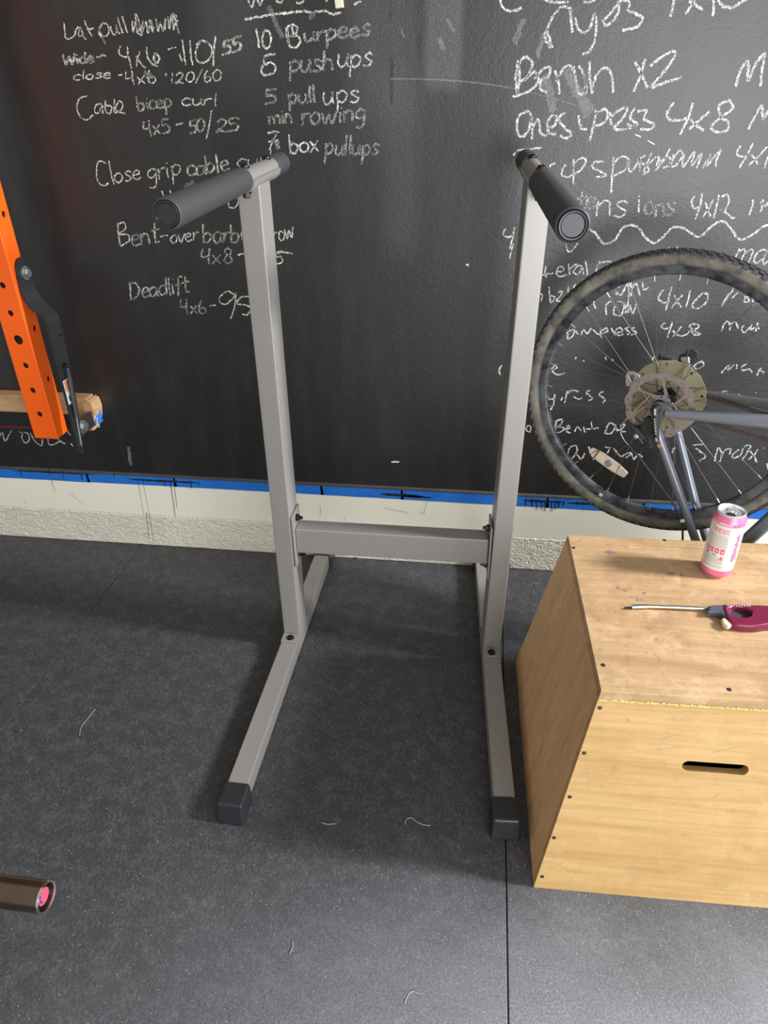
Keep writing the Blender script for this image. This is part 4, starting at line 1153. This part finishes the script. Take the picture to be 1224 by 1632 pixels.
mb = MB(); mb.tube([V(.0050, -.0200, -.0680), V(.0431, -.1089, -.0640), V(.1250, -.2749, -.0420), CL+V(0, .012, -.020)], [.0085, .0100, .0100, .0095], 20); part(mb, 'seatstay', M['frame'], bike, 40, 'far seatstay')
sd_ = (CL-BB).normalized()
mb = MB(); mb.tube([BB, CL+sd_*.02], .0165, 24); mb.tube([CL-sd_*.012, CL+sd_*.022], .0190, 24); part(mb, 'seat_tube', M['frame'], bike, 40)
mb = MB(); mb.tube([BB+V(0, 0, -.036), BB+V(0, 0, .036)], .0215, 24); part(mb, 'bottom_bracket', M['matte_black'], bike, 40)
mb = MB(); mb.tube([CL+sd_*.018, CL+sd_*.155], .0135, 20); part(mb, 'seat_post', M['matte_black'], bike, 40)
mb = MB(); mb.tube([CL, V(.770, -.480, 0)], .0165, 20); part(mb, 'top_tube', M['frame'], bike, 40)
mb = MB(); mb.tube([BB, V(.800, -.395, 0)], .0200, 20); part(mb, 'down_tube', M['frame'], bike, 40)
mb = MB(); mb.tube([V(.752, -.535, 0), V(.812, -.365, 0)], .0220, 20); part(mb, 'head_tube', M['frame'], bike, 40)
SP = CL+sd_*.160
mb = MB(); top_ = []
for (x, hw, z) in ((-.13, .072, .0), (-.09, .074, -.010), (-.02, .050, -.004), (.06, .024, .0), (.135, .018, -.004)):
    top_.append((x, hw, z))
vs = []
for (x, hw, z) in top_:
    for j in range(9): t = -1+2*j/8; vs.append(V(SP.x+x, SP.y-.024+z+.022*t*t, hw*t))
    for j in range(9): t = 1-2*j/8; vs.append(V(SP.x+x, SP.y-.004+z+.020*t*t, hw*t*.97))
fs = []
for i in range(4):
    for j in range(18): fs.append((18*i+j, 18*i+(j+1) % 18, 18*(i+1)+(j+1) % 18, 18*(i+1)+j))
fs += [tuple(range(18)), tuple(range(72, 90))]; mb.add(vs, fs); part(mb, 'saddle', M['saddle'], bike, 50)
# dropout, quick release, brake
me = plate([smooth_line([(-.012, .010), (.006, .016), (.030, .006), (.034, -.014), (.020, -.020), (.016, -.040), (.022, -.066), (.006, -.066), (.000, -.040), (-.014, -.014), (-.012, .010)], .003)[:-1]], .006, .001); me.transform(Matrix.Translation((0, 0, .0625))); part(me, 'dropout', M['grimy'], bike, 40)
mb = MB(); mb.lathe([(0, 0), (.0105, 0), (.0115, .004), (.0105, .013), (.006, .0165), (0, .0165)], (-.001, .001, .068), Z3, 24); mb.tube([V(-.001, .004, .079), V(.002, -.006, .085), V(.008, -.030, .088), V(.0160, -.0600, .089), V(.0180, -.0700, .088)], [.0075, .0068, .0060, .0066, .0045], 14)
qr = part(mb, 'quick_release', M['matte_black'], bike, 50, 'black quick release lever')
mb = MB(); mb.tube([V(-.0005, .005, .0868), V(.003, -.008, .0922)], [.0035, .0030], 10); mb.tube([V(.0158, -.0600, .0955), V(.0185, -.0690, .0930)], [.0030, .0035], 10); part(mb, 'lever_highlight', M['chrome'], qr, 50, 'bright ends of the lever')
mb = MB()
for i in range(7):
    f = i/6; c = V(.0045+.0095*f, -.0175-.0330*f, .0940+.0008*f); mb.box(c, (.0030, .0021, .0010), 0, Matrix.Rotation(.27, 3, 'Z'))
part(mb, 'lettering', M['white'], qr, None, 'small white lettering')
mb = MB()
mb.box((-.012, -.058, .050), (.036, .052, .030), .007, Matrix.Rotation(-.25, 3, 'Z')); mb.box((-.030, -.074, .058), (.040, .020, .024), .006, Matrix.Rotation(-.7, 3, 'Z')); mb.box((-.008, -.092, .052), (.026, .034, .022), .006, Matrix.Rotation(.2, 3, 'Z')); mb.tube([V(-.052, -.056, .060), V(-.032, -.078, .066), V(-.016, -.096, .064)], [.0055, .0075, .006], 12); mb.tube([V(-.020, -.110, .062), V(-.002, -.094, .062)], .0045, 10)
cal = part(mb, 'brake_caliper', M['matte_black'], bike, 40, 'black disc brake caliper')
mb = MB(); bolt(mb, V(-.033, -.077, .0735), Z3, .0050, .004); part(mb, 'bolt', M['alloy'], cal, 40)
mb = MB(); bolt(mb, V(.0250, -.0865, .0740), Z3, .0050, .005); part(mb, 'bolt', M['brass'], bike, 40, 'brass coloured bolt on the stay')
mb = MB(); mb.tube([V(-.020, .030, .070), V(-.0655, -.0425, .070)], .0017, 8); part(mb, 'brake_cable', M['brass'], bike, 50, 'bare brass coloured cable end')
ca = [V(-.0655, -.0425, .070), V(-.0745, -.0600, .068), V(-.0715, -.0820, .066), V(-.0600, -.0960, .068), V(-.0440, -.1080, .069)]
mb = MB(); mb.tube(ca, .0014, 8); part(mb, 'brake_cable', M['alloy'], bike, 50, 'bare silver cable')
cb = [V(-.0480, -.1050, .069), V(-.0100, -.1360, .070), V(.0350, -.1800, .070), V(.0740, -.2220, .064), V(.1000, -.2560, .060), V(.1160, -.2880, .058), V(.1240, -.3300, .054), V(.1300, -.3900, .048)]
cb2 = []
for i in range(len(cb)-1):
    for k in range(6): cb2.append(cb[i].lerp(cb[i+1], k/6))
mb = MB(); mb.tube(cb2+[cb[-1]], .0026, 10); cbl = part(mb, 'brake_cable', M['cable'], bike, 60, 'black brake cable housing')
mb = MB(); mb.box((.1130, -.2745, .0600), (.010, .008, .007), .002, Matrix.Rotation(.6, 3, 'Z')); part(mb, 'cable_clip', M['white'], cbl, 40, 'white cable clip')
# spoke reflector
ra, rb = V(-.1560, -.1690, .004), V(-.0520, -.2170, .004); rd = (rb-ra).normalized(); rp = V(-rd.y, rd.x, 0); RM = Matrix((rd, rp, V(0, 0, 1))).transposed().to_4x4(); RM.translation = (ra+rb)/2; h2 = (rb-ra).length/2
me = plate([[(-h2, -.004), (-h2+.004, -.0085), (-.025, -.0140), (.025, -.0140), (h2-.003, -.0090), (h2, -.007), (h2, .007), (h2-.003, .0090), (.025, .0140), (-.025, .0140), (-h2+.004, .0085), (-h2, .004)]], .008, .0015); me.transform(RM)
rf = part(me, 'reflector', M['reflector'], bike, 30, 'clear wheel reflector')
mb = MB(); mb.lathe([(0, .0050), (.0095, .0050), (.0105, .004), (0, .004)], RM @ V(.002, 0, 0), Z3, 24); mb.lathe([(.0040, .0052), (.0050, .0066), (.0060, .0052)], RM @ V(.002, 0, 0), Z3, 24, closed=True); part(mb, 'reflector_hub', M['alloy'], rf, 40)
mb = MB(); mb.box(RM @ V(-.036, 0, .0048), (.0024, .030, .0016), 0, RM.to_3x3()); part(mb, 'reflector_clip', M['bolt'], rf)
mb = MB(); mb.box(RM @ V(-.016, 0, .0043), (.030, .016, .0006), 0, RM.to_3x3()); mb.box(RM @ V(.022, 0, .0043), (.026, .016, .0006), 0, RM.to_3x3()); part(mb, 'reflector_lens', M['cream'], rf)
# ------------------------------------------------------------------ folding rack on the left
rack = root('folding_rack', 'orange steel rack upright with round holes hanging beside the wall', 'rack', (-1.2713, 1.82, .49))
X0, X1, Y0, Y1, ZB, ZTOP = -1.3085, -1.2335, 1.790, 1.850, .4985, 2.15
hz = [.577+.0745*i for i in range(21)]
me = plate([[(X0+.003, ZB), (X1-.003, ZB), (X1-.003, ZTOP), (X0+.003, ZTOP)]]+[circ(-1.2700, z, .0135 if i in (3, 13) else .0085, 20) for i, z in enumerate(hz)], .004)
mf = Matrix(((1, 0, 0, 0), (0, 0, -1, Y0+.002), (0, 1, 0, 0), (0, 0, 0, 1))); me.transform(mf)
mb = MB(); join_mesh(mb, me, Matrix())
me = plate([[(Y0+.003, ZB), (Y1-.003, ZB), (Y1-.003, ZTOP), (Y0+.003, ZTOP)]]+[circ(1.8255, .675+.149*i, .0085, 20) for i in range(10)], .004)
me.transform(Matrix(((0, 0, 1, X1-.002), (1, 0, 0, 0), (0, 1, 0, 0), (0, 0, 0, 1)))); join_mesh(mb, me, Matrix())
mb.box((X0+.002, (Y0+Y1)/2, (ZB+ZTOP)/2), (.004, Y1-Y0-.006, ZTOP-ZB)); mb.box(((X0+X1)/2, Y1-.002, (ZB+ZTOP)/2), (X1-X0-.006, .004, ZTOP-ZB))
for x, y in ((X0+.003, Y0+.003), (X1-.003, Y0+.003), (X0+.003, Y1-.003), (X1-.003, Y1-.003)): mb.tube([(x, y, ZB), (x, y, ZTOP)], .003, 12, caps=False)
upo = part(mb, 'upright', M['orange'], rack, 30)
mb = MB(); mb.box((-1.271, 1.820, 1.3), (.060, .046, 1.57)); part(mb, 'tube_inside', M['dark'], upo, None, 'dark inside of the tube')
# black strap: flat on the tube, then stepped out and down to the wall hinge
def strap(path, y0, y1, th):
    """path of (x, z) for the outer side, extruded in y"""
    mb = MB(); n = len(path); v = []
    for i, (x, z) in enumerate(path):
        a = path[max(i-1, 0)]; b = path[min(i+1, n-1)]; d = Vector((b[0]-a[0], b[1]-a[1])).normalized(); nx, nz = -d.y, d.x
        ya, yb = (y0[i], y1[i])
        v += [Vector((x, ya, z)), Vector((x, yb, z)), Vector((x+nx*th, yb, z+nz*th)), Vector((x+nx*th, ya, z+nz*th))]
    f = []
    for i in range(n-1):
        for j in range(4): f.append((4*i+j, 4*i+(j+1) % 4, 4*i+4+(j+1) % 4, 4*i+4+j))
    f += [(0, 1, 2, 3), tuple(4*n-4+j for j in (3, 2, 1, 0))]; mb.add(v, f); return mb
pth = [(X1+.001, 1.012), (X1+.001, 1.006), (X1+.001, .995), (X1+.001, .970), (X1+.001, .925), (X1+.020, .888), (-1.176, .862), (-1.171, .850), (-1.171, .72), (-1.171, .60), (-1.171, .51), (-1.171, .470), (-1.171, .455)]
ya = [1.827, 1.816, 1.808, 1.803, 1.800, 1.795, 1.788, 1.785, 1.780, 1.779, 1.775, 1.774, 1.780]; yb = [1.843, 1.853, 1.860, 1.864, 1.862, 1.858, 1.848, 1.845, 1.836, 1.824, 1.806, 1.800, 1.790]
br = part(strap(pth, ya, yb, .007), 'hinge_strap', M['matte_black'], rack, 35, 'black stepped steel strap')
mb = MB(); mb.lathe([(0, .0), (.0185, 0), (.0185, .003), (0, .003)], (X1+.008, 1.836, .972), (1, 0, 0), 24); mb.lathe([(0, .003), (.0135, .003), (.0135, .010), (.011, .0125), (0, .0125)], (X1+.008, 1.836, .972), (1, 0, 0), 6); part(mb, 'bolt', M['zinc'], br, 40, 'zinc hex bolt')
mb = MB(); mb.lathe([(0, 0), (.004, 0), (.003, .003), (0, .004)], (-1.1635, 1.826, .806), (1, 0, 0), 14); part(mb, 'rivet', M['bolt'], br, 50)
mb = MB(); mb.box((-1.1638, 1.794, .650), (.0006, .024, .072)); stk = part(mb, 'warning_sticker', M['sticker'], br)
mb = MB(); mb.box((-1.1634, 1.790, .668), (.0006, .010, .030)); part(mb, 'sticker_print', M['sticker_orange'], stk)
mb = MB(); mb.box((-1.1634, 1.796, .629), (.0006, .012, .018)); mb.box((-1.1634, 1.802, .663), (.0006, .006, .036)); part(mb, 'sticker_print', M['ink'], stk)
g0, g1 = at_y(107, 583, 1.80), at_y(130, 712, 1.79)
mb = MB(); mb.tube([g0, g0.lerp(g1, .12)], .0036, 12); mb.tube([g0.lerp(g1, .12), g0.lerp(g1, .62)], .0055, 16); mb.tube([g0.lerp(g1, .62), g1], .0026, 12); gs = part(mb, 'gas_spring', plain('dark_grey_cylinder', (.085, .09, .095), .35, .4), rack, 50, 'thin gas spring')
mb = MB(); mb.tube([g0.lerp(g1, .60), g0.lerp(g1, .985)], .0029, 12); part(mb, 'gas_spring_rod', M['alloy'], gs, 50)
mb = MB(); mb.sphere(g0, .0062); mb.tube([g0+Vector((-.020, .012, .002)), g0], .0042, 12); part(mb, 'ball_joint', M['bolt'], gs, 50)
mb = MB(); mb.sphere(g1, .0062); mb.tube([g1+Vector((-.024, .010, .0)), g1], .0042, 12); part(mb, 'ball_joint', M['bolt'], gs, 50)
wb = at_y(128, 678, 1.885)
mb = MB(); mb.box((-1.193, 1.888, .505), (.007, .092, .050), .003); part(mb, 'wall_hinge', M['matte_black'], rack, 40)
mb = MB(); mb.lathe([(0, 0), (.021, 0), (.021, .004), (0, .004)], (-1.1895, 1.858, .510), (1, 0, 0), 22); mb.lathe([(0, .004), (.0150, .004), (.0150, .014), (0, .0155)], (-1.1895, 1.858, .510), (1, 0, 0), 6); part(mb, 'bolt', M['zinc'], rack, 40, 'zinc hex bolt at the wall hinge')

# wooden stringer screwed to the wall behind the rack
p0 = at_y(0, 630, 1.935); plank = root('wall_stringer', 'pine board with a black painted face fixed to the wall behind the orange rack', 'board', (-1.6, 1.958, .52))
XE = at_y(138, 640, 1.935).x; ZU = p0.z; ZL = at_y(0, 680, 1.935).z
mb = MB(); rr = random.Random(6)
mb.box(((XE-2.3)/2, 1.958, (ZU+ZL)/2), (XE+2.3, .0455, ZU-ZL), .003); part(mb, 'board', M['wood_plank'], plank, 40)
zp = at_y(0, 655, 1.935).z
mb = MB(); mb.box(((XE-.05-2.3)/2, 1.9346, (zp+ZL)/2-.001), (XE-.05+2.3, .0012, zp-ZL)); part(mb, 'painted_face', M['paint'], plank)
mb = MB(); mb.box(((XE-.05-2.3)/2, 1.9345, ZL+.0015), (XE-.05+2.3, .0022, .005)); part(mb, 'tape_edge', M['burgundy'], plank)
# torn end of the board with blue tape
mb = MB()
e = [at_y(*p, 1.928) for p in ((130, 641), (138, 639), (144, 642), (149, 655), (150, 670), (147, 682), (143, 686), (140, 676), (136, 660))]
n = len(e); mb.add([p for p in e]+[p+Vector((.004, .05, 0)) for p in e], [tuple(range(n)), tuple(range(2*n-1, n-1, -1))]+[(i, (i+1) % n, n+(i+1) % n, n+i) for i in range(n)]); part(mb, 'torn_end', M['wood_plank'], plank)
mb = MB()
for j in range(5):
    a = at_y(145+j*1.0, 652+j*5.5, 1.926); b = at_y(152+j*1.0, 656+j*5.2, 1.94); mb.hexa([a, b, b+Vector((.004, .03, 0)), a+Vector((.004, .03, 0))], [a+Vector((-.003, .004, .011)), b+Vector((-.004, .006, .010)), b+Vector((0, .03, .010)), a+Vector((0, .03, .011))], .001)
part(mb, 'torn_tape', M['tape'], plank)
mb = MB()
for j in range(7):
    a = at_y(150+rr.uniform(0, 6)+j*.6, 656+j*4, 1.924); mb.sphere(a, rr.uniform(.0012, .0028), (1, .5, 1.4), 8)
part(mb, 'paper_shred', M['white'], plank)

# ------------------------------------------------------------------ barbell end poking in at the left
BE = Vector((-.6236, .5608, .3241))
bar = root('barbell', 'worn steel barbell sleeve with a red end sticker low on the left', 'barbell', tuple(BE))
mb = MB(); mb.lathe([(.0208, -.013), (.0208, 0), (.0232, .0005), (.0240, -.0015), (.0240, -.42), (.036, -.421), (.036, -.445), (.0145, -.446), (.0145, -1.75), (.036, -1.751), (.036, -1.776), (.0240, -1.777), (.0240, -2.19), (0, -2.19)], BE, (1, 0, 0), 48); slv = part(mb, 'sleeve', M['bar'], bar, 40)
mb = MB(); mb.lathe([(.0210, -.0070), (.0210, .0003), (.0236, .0010), (.0244, -.0006), (.0244, -.0024)], BE, (1, 0, 0), 48); part(mb, 'end_ring', M['chrome'], bar, 40, 'bright rim of the sleeve')
mb = MB(); mb.lathe([(0, -.0060), (.0206, -.0060), (.0206, -.009)], BE, (1, 0, 0), 40); part(mb, 'end_plug', M['bolt'], bar, 40)
mb = MB(); mb.lathe([(0, -.0052), (.0135, -.0052), (.0135, -.0062)], BE+Vector((0, .001, -.001)), (1, 0, 0), 36); sk = part(mb, 'sticker', M['red_disc'], bar, 40, 'round red sticker')
mb = MB()
for i in range(6):
    q = 2.2+i*.36; mb.box(BE+Vector((-.0048, .0085*math.cos(q), .0085*math.sin(q))), (.0006, .0032, .0022), 0, Matrix.Rotation(q, 3, 'X'))
part(mb, 'sticker_print', M['blue_ink'], sk)

# ------------------------------------------------------------------ small things
cpos = at_y(540, 14, W)
ck = root('chalk_stick', 'short cream stick of chalk above the underlined middle list', 'chalk', (cpos.x, W-.0085, cpos.z))
mb = MB(); mb.box((cpos.x, W-.0085, cpos.z+.038), (.0185, .015, .076), .002, Matrix.Rotation(-.10, 3, 'Y')); part(mb, 'stick', plain('cream_chalk', (.72, .66, .50), .9), ck, 40)
def leaf(name, label, cat, px, py, L, wd_, ang, mat):
    p = at_z(px, py, .001); o = root(name, label, cat, (p.x, p.y, 0)); mb = MB(); n = 8; v = []
    d = Vector((math.cos(ang), math.sin(ang), 0)); s_ = Vector((-d.y, d.x, 0))
    for i in range(n+1):
        t = i/n; w = wd_*math.sin(PI*min(max(t, .04), .96))*.5; z = .0015+.004*math.sin(PI*t)
        v += [p+d*(t-.5)*L+s_*w+Vector((0, 0, z-.001)), p+d*(t-.5)*L+Vector((0, 0, z-.0002)), p+d*(t-.5)*L-s_*w+Vector((0, 0, z+.001))]
    f = []
    for i in range(n): f += [(3*i, 3*i+1, 3*i+4, 3*i+3), (3*i+1, 3*i+2, 3*i+5, 3*i+4)]
    vv = v+[q-Vector((0, 0, .0007)) for q in v]; m_ = len(v); f += [tuple(reversed([j+m_ for j in g])) for g in f]
    mb.add(vv, f); part(mb, 'blade', mat, o, 60); return o
leaf('dry_leaf', 'small green leaf scrap on the mat below the cross bar', 'leaf', 567, 890, .018, .009, .3, M['leaf'])
leaf('dry_leaf', 'brown leaf scrap against the stucco left of the plywood box', 'leaf', 850, 905, .030, .012, -.2, plain('brown_leaf', (.20, .16, .08), .8, var=.4))
leaf('wood_shaving', 'pale curled shaving on the mat between the dip stand and the plywood box', 'shaving', 855, 932, .018, .004, .9, M['straw'])
leaf('paint_flake', 'tiny white flake on the mat at the far left', 'flake', 34, 1166, .009, .004, .7, M['white'])
def fibre(label, pts, rad=.0007):
    w_ = [at_z(x, y, .0012) for x, y in smooth_line(pts, 2.5)]
    c = w_[len(w_)//2]; o = root('fibre', label, 'fibre', (c.x, c.y, 0), None, None)
    mb = MB(); mb.tube([q+Vector((0, 0, .0012*abs(math.sin(i*.7)))) for i, q in enumerate(w_)], rad, 5); part(mb, 'strand', M['straw'], o)
fibre('curled pale fibre on the mat between the front feet of the stand', [(645, 1314), (648, 1306), (656, 1304), (664, 1310), (676, 1315), (686, 1316)])
fibre('short straight fibre on the mat right of the left front foot', [(512, 1311), (522, 1314), (535, 1313)])
fibre('bent pale fibre on the mat left of the stand', [(127, 1172), (130, 1158), (140, 1146), (152, 1130)], .0006)
fibre('wavy fibre on the mat in the lower foreground', [(462, 1520), (467, 1508), (466, 1500)], .0006)
fibre('curled fibre lowest on the foreground mat', [(645, 1600), (652, 1584), (660, 1581), (669, 1585)], .0006)
